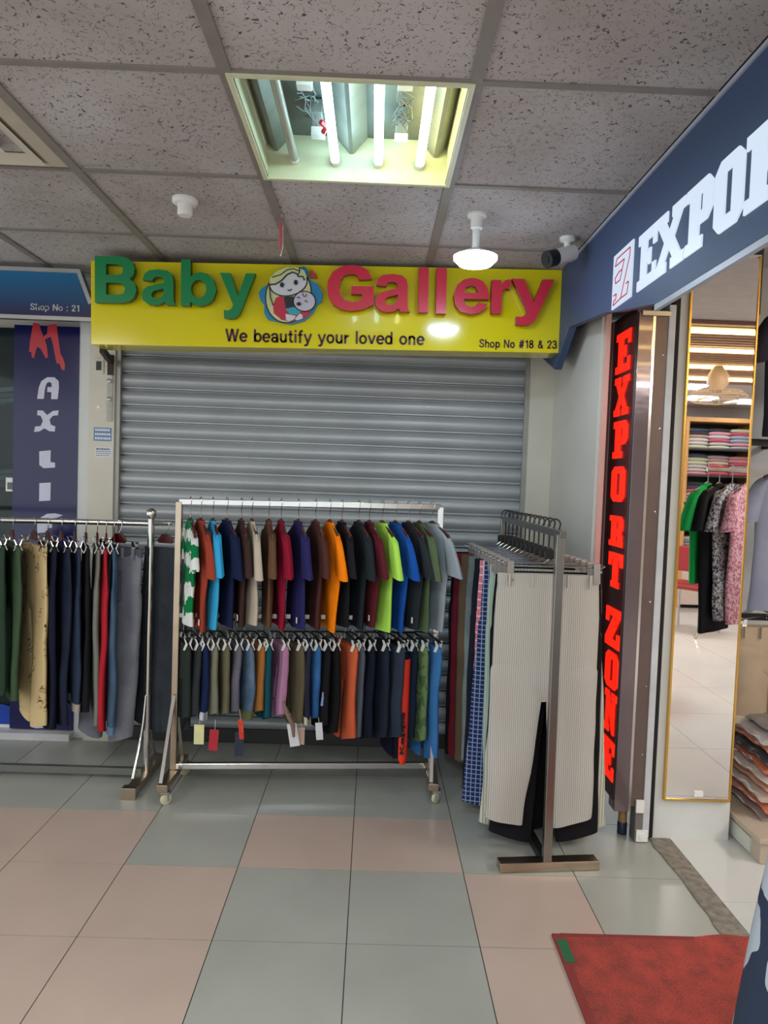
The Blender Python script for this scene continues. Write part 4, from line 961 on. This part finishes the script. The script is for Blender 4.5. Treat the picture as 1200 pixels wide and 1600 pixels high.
# swing tags (each a part of the trousers it is tied to)
def swing(k, dx, dz, w, h, m, rz=0, label=None):
    t = lowobj[k]; o = t.location; W0 = .10
    g = MB(); g.box(dx - w / 2, dx + w / 2, -.001, .001, dz - h, dz); g.box(dx - w / 2 + .006, dx + w / 2 - .006, -.0018, -.001, dz - h * .45, dz - h * .3)
    hh_ = obj('swing_tag', g, m, t, rot=(0, 0, 0))
    e = -(t.rotation_euler.z) ; hh_.rotation_euler = (0, rz, e)
    hh_.location = (W0 * .95, -.02, 0)
    hh_['label'] = label
    g = MB(); g.tube([(dx, 0, dz + .045), (dx + .002, 0, dz)], .0008, 4); obj('string', g, white_pl, hh_)
lc = mat('cream_card', (206, 204, 150), .6); rc = mat('red_card', (170, 28, 44), .5); nc = mat('navy_card', (30, 38, 58), .5); wc = mat('white_card', (206, 206, 208), .6); yc = mat('red_yellow_card', (196, 52, 30), .5, var=.5, vscale=60); kc = mat('kraft_card', (176, 150, 132), .6)
swing(2, .0, -.335, .042, .085, lc, 0, 'cream swing tag')
swing(4, -.005, -.36, .038, .09, rc, .06, 'red swing tag')
swing(5, .0, -.315, .02, .085, yc, -.1, 'red and yellow swing tag')
swing(6, -.02, -.37, .036, .105, nc, 0, 'navy swing tag')
swing(9, -.01, -.335, .042, .10, wc, -.18, 'white swing tag')
swing(11, -.005, -.35, .03, .075, kc, 0, 'beige and pink swing tag')
swing(12, -.005, -.33, .03, .075, wc, -.1, 'white swing tag with dark bars')
swing(14, -.01, -.20, .016, .06, mat('blue_white_card', (120, 140, 190), .5, var=.5, vscale=80), .1, 'blue and white tag')
# rust-brown strap hanging between the lower trousers
q = MB(); q.tube([(0, 0, 0), (.02, -.003, -.05), (.045, -.002, -.10), (.05, 0, -.15)], .008, 6, rs=[.006, .010, .010, .006])
bag = tag(obj('fabric_belt', q, fab((128, 104, 94)), loc=(-.355, 3.0, .43), smooth=True), 'striped brown fabric belt dangling below the olive brown trousers', 'belt')
bag.parent = lowobj[10]; bag.matrix_parent_inverse = lowobj[10].matrix_basis.inverted()
for k in ('category', 'label'): del bag[k]

# ================================================================== RIGHT T-STAND
r3 = thing('clothes_rack', 'steel T-stand rack with a single front post at the right', 'clothes rack', (.672, 2.52, 0))
q = MB(); q.bar((0, 0, .03), (-.006, 0, 1.215), .03); obj('post', q, steel, r3, bevel=.002)
q = MB(); q.bar((0, -.02, 1.215), (-.05, .88, 1.222), .025); obj('top_rail', q, mat('grey_rail', (120, 120, 120), .35, .8), r3, bevel=.002)
q = MB(); q.bar((-.178, -.02, .018), (.19, .02, .018), .05, .035); obj('base_bar', q, tan_steel, r3, bevel=.003)
q = MB(); q.bar((0, 0, .018), (-.05, .86, .018), .03); obj('floor_rail', q, mat('dark_rail', (40, 40, 44), .4, .6), r3, bevel=.002)
q = MB(); q.bar((-.05, .86, .0), (-.05, .86, 1.222), .028); obj('rear_post', q, steel, r3, bevel=.002)
q = MB(); q.bar((-.2, .86, .018), (.15, .86, .018), .045, .03); obj('rear_base_bar', q, tan_steel, r3, bevel=.003)
T3 = [ # y, dx, W, L, leg, hem, mat, label, kw
 (3.34, -.06, .36, .98, .19, .18, fab((30, 28, 34)), 'black trousers at the very back of the T-stand', {}),
 (3.28, -.04, .40, .96, .2, .18, fab((118, 34, 48)), 'maroon trousers near the back of the T-stand', {}),
 (3.21, -.035, .38, .96, .19, .16, fab((112, 92, 72)), 'tan brown trousers near the back of the T-stand', {}),
 (3.14, -.02, .37, .93, .19, .17, fab((100, 112, 112), 'denim', (132, 142, 142)), 'faded grey jeans on the T-stand', {'loops': True}),
 (3.07, -.015, .36, 1.02, .19, .20, fab((26, 30, 42)), 'black-navy trousers between faded jeans and pink checks', {}),
 (3.00, -.005, .36, .5, .19, .18, fab((206, 120, 134), 'check', (226, 204, 204), .6), 'pink checked shorts on the T-stand', {'cat': 'shorts'}),
 (2.935, .005, .37, 1.03, .22, .235, fab((36, 46, 86), 'check', (140, 158, 190), 1.1), 'navy and white checked wide trousers on the T-stand', {'spread': .035}),
 (2.865, .012, .37, .99, .20, .17, fab((150, 170, 156), 'rib', (170, 188, 174), .7), 'pale mint green trousers on the T-stand', {}),
 (2.80, .015, .36, 1.03, .20, .19, fab((22, 22, 26)), 'black trousers reaching below the front striped pair', {}),
 (2.735, .045, .37, 1.015, .21, .19, fab((196, 194, 178), 'rib', (150, 150, 138), .5), 'cream trousers with dark pinstripes, second from the front', {'gap': .12}),
 (2.665, .03, .355, 1.015, .19, .16, fab((24, 22, 26)), 'black trousers directly behind the front striped pair', {'gap': .10}),
 (2.60, -.015, .375, .925, .20, .145, fab((186, 182, 174), 'rib', (156, 152, 146), .8), 'light grey pinstriped trousers facing forward at the front of the T-stand', {'loops': True, 'gap': .11})]
for k, (y, dx, W_, L_, leg, hem, m_, lab, kw) in enumerate(T3):
    xr = .672 - .05 * (y - 2.52) / .86; z = 1.062
    trousers(lab, (xr + dx, y, z), radians(2 + 3 * sin(k * 1.9)) if k < 11 else .03, m_, W_, L_, leg, hem, .34 if k < 11 else .46, seed=60 + k, thick=.016 if k < 11 else .022, group='trousers on the T-stand', amp=.006 if k < 11 else .011, **kw)
    clip_hanger('black-hooked chrome clip hanger holding the ' + lab.split(' on the')[0].split(' at the')[0].split(' near the')[0], (xr, y, z), 0, .36, 1.235 - z + .02, 'clip hangers on the T-stand', 'black')

# ================================================================== FLOOR MAT
mt = thing('door_mat', 'red carpet mat on the floor with a green tape patch', 'mat', (.92, 1.2, 0))
rc_m, nt4, b4 = newmat('red_carpet'); tc4 = nt4.nodes.new('ShaderNodeTexCoord'); n4 = nt4.nodes.new('ShaderNodeTexNoise'); n4.inputs['Scale'].default_value = 260; n4.inputs['Detail'].default_value = 4
n5 = nt4.nodes.new('ShaderNodeTexNoise'); n5.inputs['Scale'].default_value = 16; n5.inputs['Detail'].default_value = 5
nt4.links.new(tc4.outputs['Object'], n4.inputs['Vector']); nt4.links.new(tc4.outputs['Object'], n5.inputs['Vector'])
a4 = nt4.nodes.new('ShaderNodeMath'); a4.operation = 'MULTIPLY_ADD'; a4.inputs[1].default_value = .6; nt4.links.new(n5.outputs['Fac'], a4.inputs[0]); nt4.links.new(n4.outputs['Fac'], a4.inputs[2])
r4 = nt4.nodes.new('ShaderNodeValToRGB'); r4.color_ramp.elements[0].position = .6; r4.color_ramp.elements[1].position = 1.0
r4.color_ramp.elements[0].color = rgb(112, 52, 46); r4.color_ramp.elements[1].color = rgb(186, 70, 56)
nt4.links.new(a4.outputs[0], r4.inputs['Fac']); nt4.links.new(r4.outputs['Color'], b4.inputs['Base Color']); b4.inputs['Roughness'].default_value = 1
bp4 = nt4.nodes.new('ShaderNodeBump'); bp4.inputs['Strength'].default_value = .8; bp4.inputs['Distance'].default_value = .004; nt4.links.new(n4.outputs['Fac'], bp4.inputs['Height']); nt4.links.new(bp4.outputs['Normal'], b4.inputs['Normal'])
q = MB(); nx, ny = 26, 30
def mpt(i, j, top):
    x = -.315 + .645 * i / nx; y = -.9 + 1.835 * j / ny
    if i == nx and j == ny: x -= .02
    wav = .010 * max(0, (i / nx - .55)) * max(0, (j / ny - .7)) * 12 * (1 + sin(i * .7))
    return (x, y + (.01 * max(0, i / nx - .7) * 4 if j == ny else 0), (.007 if top else .0005) + wav * .5)
vs = [mpt(i, j, True) for j in range(ny + 1) for i in range(nx + 1)]
fs = [(j * (nx + 1) + i, j * (nx + 1) + i + 1, (j + 1) * (nx + 1) + i + 1, (j + 1) * (nx + 1) + i) for j in range(ny) for i in range(nx)]
q.add(vs, fs)
bd = [(i, 0) for i in range(nx + 1)] + [(nx, j) for j in range(1, ny + 1)] + [(i, ny) for i in range(nx - 1, -1, -1)] + [(0, j) for j in range(ny - 1, 0, -1)]
q.add([mpt(i, j, True) for i, j in bd] + [mpt(i, j, False) for i, j in bd], [(k, (k + 1) % len(bd), (k + 1) % len(bd) + len(bd), k + len(bd)) for k in range(len(bd))])
obj('carpet', q, rc_m, mt, smooth=40, fix=True)
q = MB(); e_ = mat('mat_border', (128, 44, 40), .8)
q.box(-.325, -.300, -.9, .935, 0, .0085); q.box(-.3, .26, .92, .937, 0, .0085); obj('border', q, e_, mt, bevel=.002)
q = MB(); q.box(-.318, -.288, .80, .905, .0086, .0096); o = obj('tape', q, mat('green_tape', (30, 96, 58), .5), mt); o['label'] = 'green tape patch'

# ================================================================== RIGHT ALCOVE: clothes and packs past the mirror
pf = thing('display_platform', 'low beige display platform right of the mirror pillar', 'platform', (1.9, 2.9, 0))
obj('platform_body', MB().box(-.415, .6, -.32, .35, .004, .085), beige, pf, bevel=.004)
obj('top_board', MB().box(-.425, .6, -.33, .35, .085, .105), beige, pf, bevel=.003)
obj('glass_inset', MB().box(-.422, -.414, -.26, .30, .018, .075), mat('pale_inset', (200, 200, 188), .2), pf)
PK = [((150, 130, 122), 'white'), ((196, 116, 84), 'orange'), ((190, 172, 160), 'pale'), ((206, 150, 120), 'light orange'), ((196, 180, 170), 'cream'), ((190, 106, 70), 'deep orange'), ((52, 60, 66), 'dark grey'), ((200, 128, 96), 'salmon'), ((170, 160, 160), 'silver'), ((120, 116, 116), 'grey')]
zz = .105
for k, (c_, nm) in enumerate(PK):
    hgt = .03 + .012 * ((k * 7) % 3) / 2
    q = MB(); R = []
    for a in range(13):
        t = -1 + a / 6; e = (1 - abs(t) ** 5) * .5 + .5
        R.append([(x, .17 * t, z * e + .004 * sin(t * 8 + k) * (1 if z > 0 else 0)) for x, z in [(-.16, 0.004), (-.172, hgt * .5), (-.155, hgt - .003), (-.05, hgt + .002 * sin(k)), (.08, hgt), (.16, hgt - .003), (.17, hgt * .5), (.16, .004)]])
    q.loft(R)
    o = obj('folded_garment', q, mat('bagged_%s_cloth' % nm, c_, .15, var=.18, vscale=14, coat=.6), loc=(1.73 + .012 * sin(k * 3), 2.88, zz), rot=(0, 0, .05 * sin(k * 2.2)), smooth=60, fix=True)
    tag(o, '%s garment in clear plastic, %s in the stack on the beige platform' % (nm, ['bottom', 'second', 'third', 'fourth', 'fifth', 'sixth', 'seventh', 'eighth', 'ninth', 'topmost'][k]), 'folded garment', 'bagged garments on the beige platform')
    zz += hgt + .002
for k, z in enumerate((.86, 1.60)):
    w_ = thing('hanging_rail', '%s black hanging rail right of the mirror' % ['lower', 'upper'][k], 'rail', (1.50, 3.0, z))
    obj('rail', MB().box(0, 1.4, -.012, .012, -.014, .014), black_pl, w_, bevel=.002)
    for x in (.3, 1.1): obj('bracket', MB().box(x - .01, x + .01, .012, .3, -.01, .01), black_pl, w_)
trousers('cream beige shorts with rolled hems hanging below the black rail', (1.68, 2.95, .83), .08, fab((168, 150, 128)), .32, .40, .17, .17, .22, seed=90, thick=.03, name='shorts', cat='shorts', cuff=fab((196, 184, 160)), loops=True)
clip_hanger('clip hanger holding the cream beige shorts', (1.68, 2.95, .83), .08, .28, .045, None, 'white', dark=True)
tshirt('pale lilac-grey long shirt hanging between the two black rails', (1.76, 2.95, 1.50), .1, fab((136, 140, 160)), .42, .60, seed=91, thick=.03)
wood_hanger('hanger inside the pale lilac-grey shirt', (1.76, 2.95, 1.50), .1, .3, .115, None)
ts_ = tshirt('black t-shirt with teal and orange print above the upper rail', (1.79, 2.95, 2.18), .1, fab((44, 42, 52)), .48, .56, seed=92, thick=.03)
q = MB(); q.prism([[(-.16, -.05), (-.10, -.03), (-.06, -.08), (-.08, -.15), (-.14, -.16), (-.19, -.11)]], .0, .004, R90); o = obj('teal_print', q, mat('teal_print', (30, 110, 116), .6), ts_, loc=(0, -.034, -.02))
q = MB(); q.prism([[(-.15, -.08), (-.11, -.06), (-.09, -.11), (-.13, -.13)]], .0, .002, R90); obj('orange_print', q, mat('orange_print', (214, 92, 66), .6), o, loc=(0, -.004, 0))
wood_hanger('hanger inside the black printed t-shirt', (1.79, 2.95, 2.18), .1, .3, .115, None)

# ================================================================== WHAT THE MIRROR SHOWS (real things in the shop behind the viewer's right)
su = thing('shelf_unit', 'wooden-framed wall shelf unit of folded clothes seen in the mirror', 'shelf', (4.05, -3.05, 0))
K = 1.31
wd = mat('light_wood_frame', (206, 156, 96), .4)
q = MB()
for x in (-.42, .42): q.box(x - .02, x + .02, -.22, .24, .0, 2.20)
q.box(-.44, .44, -.22, .24, 2.20, 2.25); q.box(-.42, .42, -.22, .24, 1.22, 1.26); obj('frame', q, wd, su, bevel=.002)
obj('back_board', MB().box(-.42, .42, -.235, -.22, .0, 2.2), mat('shelf_back', (70, 74, 84), .6), su)
SZ = [.62, .94, 1.26, 1.58, 1.89]
for z in SZ:
    if z != 1.26: obj('shelf_board', MB().box(-.4, .4, -.21, .23, z - .02, z), mat('dark_shelf2', (64, 60, 60), .5), su)
obj('cabinet_door', MB().box(-.4, .4, .225, .24, .05, .58), mat('cream_door', (206, 190, 178), .4), su)
random.seed(12)
PAL = [(190, 186, 186), (120, 118, 122), (206, 196, 186), (70, 82, 104), (170, 170, 176), (214, 150, 160), (196, 200, 170), (60, 60, 66), (176, 150, 134), (150, 160, 176), (200, 86, 104)]
for si, z in enumerate(SZ):
    for c in range(3):
        h0 = z
        for k in range(6):
            hh_ = random.uniform(.034, .044); col = random.choice(PAL)
            q = MB(); R = []
            for a in range(7):
                t = -1 + a / 3; R.append([(.125 * t, yy, zz_ * (1 - .25 * abs(t) ** 3)) for yy, zz_ in [(-.13, .002), (.145, .002), (.155, hh_ / 2), (.145, hh_ - .002), (-.13, hh_ - .002)]])
            q.loft(R)
            o = obj('folded_garment', q, mat('stack_cloth_%d' % PAL.index(col), col, .8), loc=(4.05 - .26 + c * .26 + random.uniform(-.008, .008), -3.05, h0 + .001), smooth=50, fix=True)
            tag(o, 'folded garment, %s in the %s stack on the %s shelf of the mirrored unit' % (['bottom', 'second', 'third', 'fourth', 'fifth', 'topmost'][k], ['left', 'middle', 'right'][c], ['lowest', 'second lowest', 'middle', 'second highest', 'top'][si]), 'folded garment', 'folded clothes on the shelf unit')
            h0 += hh_ + .001
rr3 = thing('clothes_rack', 'chrome rack of dresses reflected in the mirror', 'clothes rack', (2.08, 1.15, 0))
q = MB(); q.tube([(-.05, 0, 1.52), (.9, 0, 1.52)], .012, 10); obj('top_rail', q, chrome, rr3, smooth=True)
for x in (.86,):
    q = MB(); q.tube([(x, 0, .02), (x, 0, 1.52)], .012, 10); q.tube([(x, -.25, .02), (x, .25, .02)], .014, 8); obj('leg', q, chrome, rr3, smooth=True)
MS = [(-.02, fab((22, 152, 72)), 'bright green t-shirt on the rack seen in the mirror', .60), (.05, fab((24, 24, 28)), 'black dress on the rack seen in the mirror', .90), (.13, fab((60, 60, 66), 'speckle', (186, 186, 192)), 'black and white speckled dress seen in the mirror', .82), (.22, fab((170, 100, 120), 'speckle', (220, 180, 190)), 'pink speckled dress seen in the mirror', .84)]
for k, (dx, m_, lab, hh_) in enumerate(MS):
    tshirt(lab, (2.06 + dx, 1.15, 1.43), pi / 2 + .85, m_, .50, hh_, seed=100 + k, thick=.026, group='garments on the mirrored rack')
    wood_hanger('hanger inside the ' + lab, (2.06 + dx, 1.15, 1.43), pi / 2 + .85, .34, .112, 'hangers on the mirrored rack')
ch = thing('chair', 'chrome-legged chair with red seat seen low in the mirror', 'chair', (3.12, -1.42, 0), rz=.9)
q = MB(); q.box(-.2, .2, -.2, .2, .44, .49); obj('seat', q, mat('red_vinyl_seat', (150, 30, 34), .4), ch, bevel=.015)
q = MB(); q.box(-.2, .2, .17, .21, .62, .86); obj('backrest', q, mat('red_vinyl_seat', (150, 30, 34), .4), ch, bevel=.012)
for sx in (-1, 1):
    q = MB(); q.tube([(sx * .21, .2, .88), (sx * .21, .19, .5), (sx * .21, -.02, .30), (sx * .21, .2, .06), (sx * .21, .24, .012)], .012, 8); obj('leg', q, chrome, ch, smooth=True)
    q = MB(); q.tube([(sx * .21, .05, .46), (sx * .21, -.2, .42), (sx * .21, -.22, .012)], .012, 8); obj('leg', q, chrome, ch, smooth=True)
fn = thing('wall_fan', 'pale ceiling-mounted caged fan seen in the mirror', 'fan', (2.66, -.1, 2.36))
q = MB(); q.lathe([(.03, .01), (.05, -.02), (.075, -.06), (.08, -.13), (.05, -.17), (.03, -.19)], 16); obj('motor_housing', q, mat('pale_fan', (214, 196, 176), .4), fn, smooth=50, fix=True)
q = MB()
for k in range(24):
    a = 2 * pi * k / 24; q.tube([(.03 * cos(a), .03 * sin(a), -.18), (.18 * cos(a), .18 * sin(a), -.19), (.22 * cos(a), .22 * sin(a), -.23), (.18 * cos(a), .18 * sin(a), -.27), (.02 * cos(a), .02 * sin(a), -.29)], .0018, 4)
for r_, z in ((.22, -.23), (.18, -.19), (.18, -.27)): q.tube([(r_ * cos(a * pi / 16), r_ * sin(a * pi / 16), z) for a in range(33)], .0025, 5)
obj('cage', q, mat('pale_fan', (214, 196, 176), .4), fn)
for k in range(3):
    a = 2 * pi * k / 3; Mf = Matrix.Rotation(a, 4, 'Z') @ Matrix.Translation((0, 0, -.23)) @ Matrix.Rotation(.3, 4, 'X')
    q = MB(); q.prism([[(.02, -.02), (.10, -.055), (.17, -.045), (.185, 0), (.16, .03), (.02, .02)]], -.002, .002, Mf); obj('blade', q, mat('pale_fan', (214, 196, 176), .4), fn)

# ================================================================== PERSON AT THE RIGHT EDGE
def skin_mesh(name, nodes, edges, m, parent, sub=2):
    me = bpy.data.meshes.new(name); me.from_pydata([n_[0] for n_ in nodes], edges, [])
    o = bpy.data.objects.new(name, me); COL.objects.link(o)
    o.modifiers.new('skin', 'SKIN'); s_ = o.modifiers.new('sub', 'SUBSURF'); s_.levels = sub; s_.render_levels = sub
    for v, n_ in zip(me.skin_vertices[0].data, nodes): v.radius = (n_[1], n_[2] if len(n_) > 2 else n_[1])
    me.skin_vertices[0].data[0].use_root = True
    bpy.context.view_layer.update()
    r = bpy.data.meshes.new_from_object(o.evaluated_get(bpy.context.evaluated_depsgraph_get()))
    bpy.data.objects.remove(o); r.name = name; r.materials.clear(); r.materials.append(m)
    for p in r.polygons: p.use_smooth = True
    o = bpy.data.objects.new(name, r); COL.objects.link(o); o.parent = parent
    return o
pe = thing('person', 'person in a long navy dress with white blob print at the right edge', 'person', (1.015, 1.16, .008), rz=0)
N_ = [((0, 0, .92), .13, .10), ((0, 0, 1.08), .12, .09), ((0, 0, 1.25), .135, .10), ((0, 0, 1.36), .10, .075), ((0, 0, 1.42), .048), ((0, .0, 1.47), .05), ((0, -.01, 1.53), .078, .085), ((0, -.005, 1.60), .07, .08)]
Ed = [(i, i + 1) for i in range(7)]
def add(a, pts):
    k = a
    for p in pts:
        N_.append(p); Ed.append((k, len(N_) - 1)); k = len(N_) - 1
    return k
for sx in (-1, 1):
    add(0, [((sx * .09, 0, .84), .085), ((sx * .095, -.005, .48), .055), ((sx * .095, .01, .30), .05), ((sx * .095, .02, .09), .034), ((sx * .10, -.03, .035), .035, .03), ((sx * .105, -.13, .022), .03, .018)])
    h_ = add(3, [((sx * .165, 0, 1.355), .05), ((sx * .19, .01, 1.08), .036), ((sx * .185, -.03, .86), .024), ((sx * .185, -.04, .80), .03, .014)])
    for i in range(4):
        yb = -.065 + i * .018; ln = [.058, .068, .072, .060][i]
        add(h_, [((sx * .187, yb, .765), .009), ((sx * .182, yb - .002, .765 - ln * .5), .0085), ((sx * .172, yb - .004, .765 - ln), .0075)])
    add(h_, [((sx * .178, -.075, .785), .010), ((sx * .168, -.088, .755), .009)])
body = skin_mesh('body', N_, Ed, mat('skin', (150, 104, 80), .5), pe)
q = MB()
for sx in (-1, 1):
    q.lathe([(.0005, -.011), (.008, -.008), (.011, 0), (.008, .008), (.0005, .011)], 10, Matrix.Translation((sx * .028, -.083, 1.555)))
obj('eyes', q, mat('eye', (40, 30, 28), .2), pe, smooth=True, fix=True)
q = MB(); q.loft([[(-.004, -.088, 1.553), (.004, -.088, 1.553), (0, -.08, 1.553)], [(-.008, -.097, 1.528), (.008, -.097, 1.528), (0, -.085, 1.528)], [(-.014, -.092, 1.518), (.014, -.092, 1.518), (0, -.08, 1.516)]]); obj('nose', q, mat('skin', (150, 104, 80), .5), pe, smooth=True, fix=True)
q = MB(); q.tube([(-.022, -.082, 1.496), (-.008, -.090, 1.493), (.008, -.090, 1.493), (.022, -.082, 1.496)], .004, 6); obj('mouth', q, mat('lips', (130, 66, 62), .4), pe, smooth=True)
q = MB(); R = []
for k in range(12):
    f = k / 11; a0 = pi * (.02 + .5 * f); z = 1.60 + .088 * cos(a0) - (0 if f < 1 else .02)
    R.append([((.083 * sin(a0)) * cos(t * pi / 12), .012 + (.092 * sin(a0)) * sin(t * pi / 12), z + (.0 if t < 13 else -.0)) for t in range(24)])
for z in (1.56, 1.50, 1.42, 1.34): R.append([(.085 * cos(t * pi / 12), .045 + (.06 if sin(t * pi / 12) > 0 else -.03) * abs(sin(t * pi / 12)), z) for t in range(24)])
q.loft(R); obj('hair', q, mat('black_hair', (24, 18, 18), .45), pe, smooth=60, fix=True)
dm, nt5, b5 = newmat('navy_blob_print'); tc5 = nt5.nodes.new('ShaderNodeTexCoord')
vo = nt5.nodes.new('ShaderNodeTexVoronoi'); vo.inputs['Scale'].default_value = 13; vo.inputs['Randomness'].default_value = .6; n6 = nt5.nodes.new('ShaderNodeTexNoise'); n6.inputs['Scale'].default_value = 6
mp5 = nt5.nodes.new('ShaderNodeMapping'); mp5.inputs['Scale'].default_value = (1, 1, .6); mp5.inputs['Location'].default_value = (0.05, .0, .02)
ad5 = nt5.nodes.new('ShaderNodeVectorMath'); ad5.operation = 'MULTIPLY_ADD'; ad5.inputs[1].default_value = (.12, .12, .12)
nt5.links.new(tc5.outputs['Object'], n6.inputs['Vector']); nt5.links.new(n6.outputs['Color'], ad5.inputs[0]); nt5.links.new(tc5.outputs['Object'], ad5.inputs[2])
nt5.links.new(ad5.outputs[0], mp5.inputs[0]); nt5.links.new(mp5.outputs[0], vo.inputs['Vector'])
r5 = nt5.nodes.new('ShaderNodeValToRGB'); r5.color_ramp.interpolation = 'CONSTANT'
r5.color_ramp.elements[0].color = rgb(168, 176, 186); r5.color_ramp.elements[1].position = .43; r5.color_ramp.elements[1].color = rgb(30, 44, 66)
nt5.links.new(vo.outputs['Distance'], r5.inputs['Fac']); nt5.links.new(r5.outputs['Color'], b5.inputs['Base Color']); b5.inputs['Roughness'].default_value = .85
q = MB(); R = []
for z, a, b_ in [(1.40, .075, .065), (1.375, .155, .085), (1.30, .165, .105), (1.15, .155, .11), (1.05, .15, .11), (.95, .21, .15), (.85, .265, .18), (.75, .305, .18), (.6, .325, .19), (.45, .34, .20), (.25, .36, .22), (.18, .36, .22)]:
    w_ = max(0, (1.0 - z)) * .02
    R.append([((a + w_ * sin(t * pi / 32 * 7 + 1)) * cos(t * pi / 32), (b_ + w_ * sin(t * pi / 32 * 7 + 1)) * sin(t * pi / 32), z) for t in range(64)])
q.loft(R, cap=False); d_ = obj('dress', q, dm, pe, smooth=70)
so_ = d_.modifiers.new('thick', 'SOLIDIFY'); so_.thickness = .004
for sx in (-1, 1):
    q = MB(); q.tube([(sx * .145, 0, 1.36), (sx * .185, .005, 1.25), (sx * .195, .01, 1.12)], .055, 14, cap=False, rs=[.062, .060, .056]); obj('dress_sleeve', q, dm, pe, smooth=True)
    q = MB(); q.loft([[(sx * .102 + .042 * cos(t * pi / 8), -.05 + .12 * sin(t * pi / 8), z) for t in range(16)] for z in (0, .02)]); obj('sandal', q, mat('brown_sandal', (90, 60, 44), .6), pe, bevel=.003)
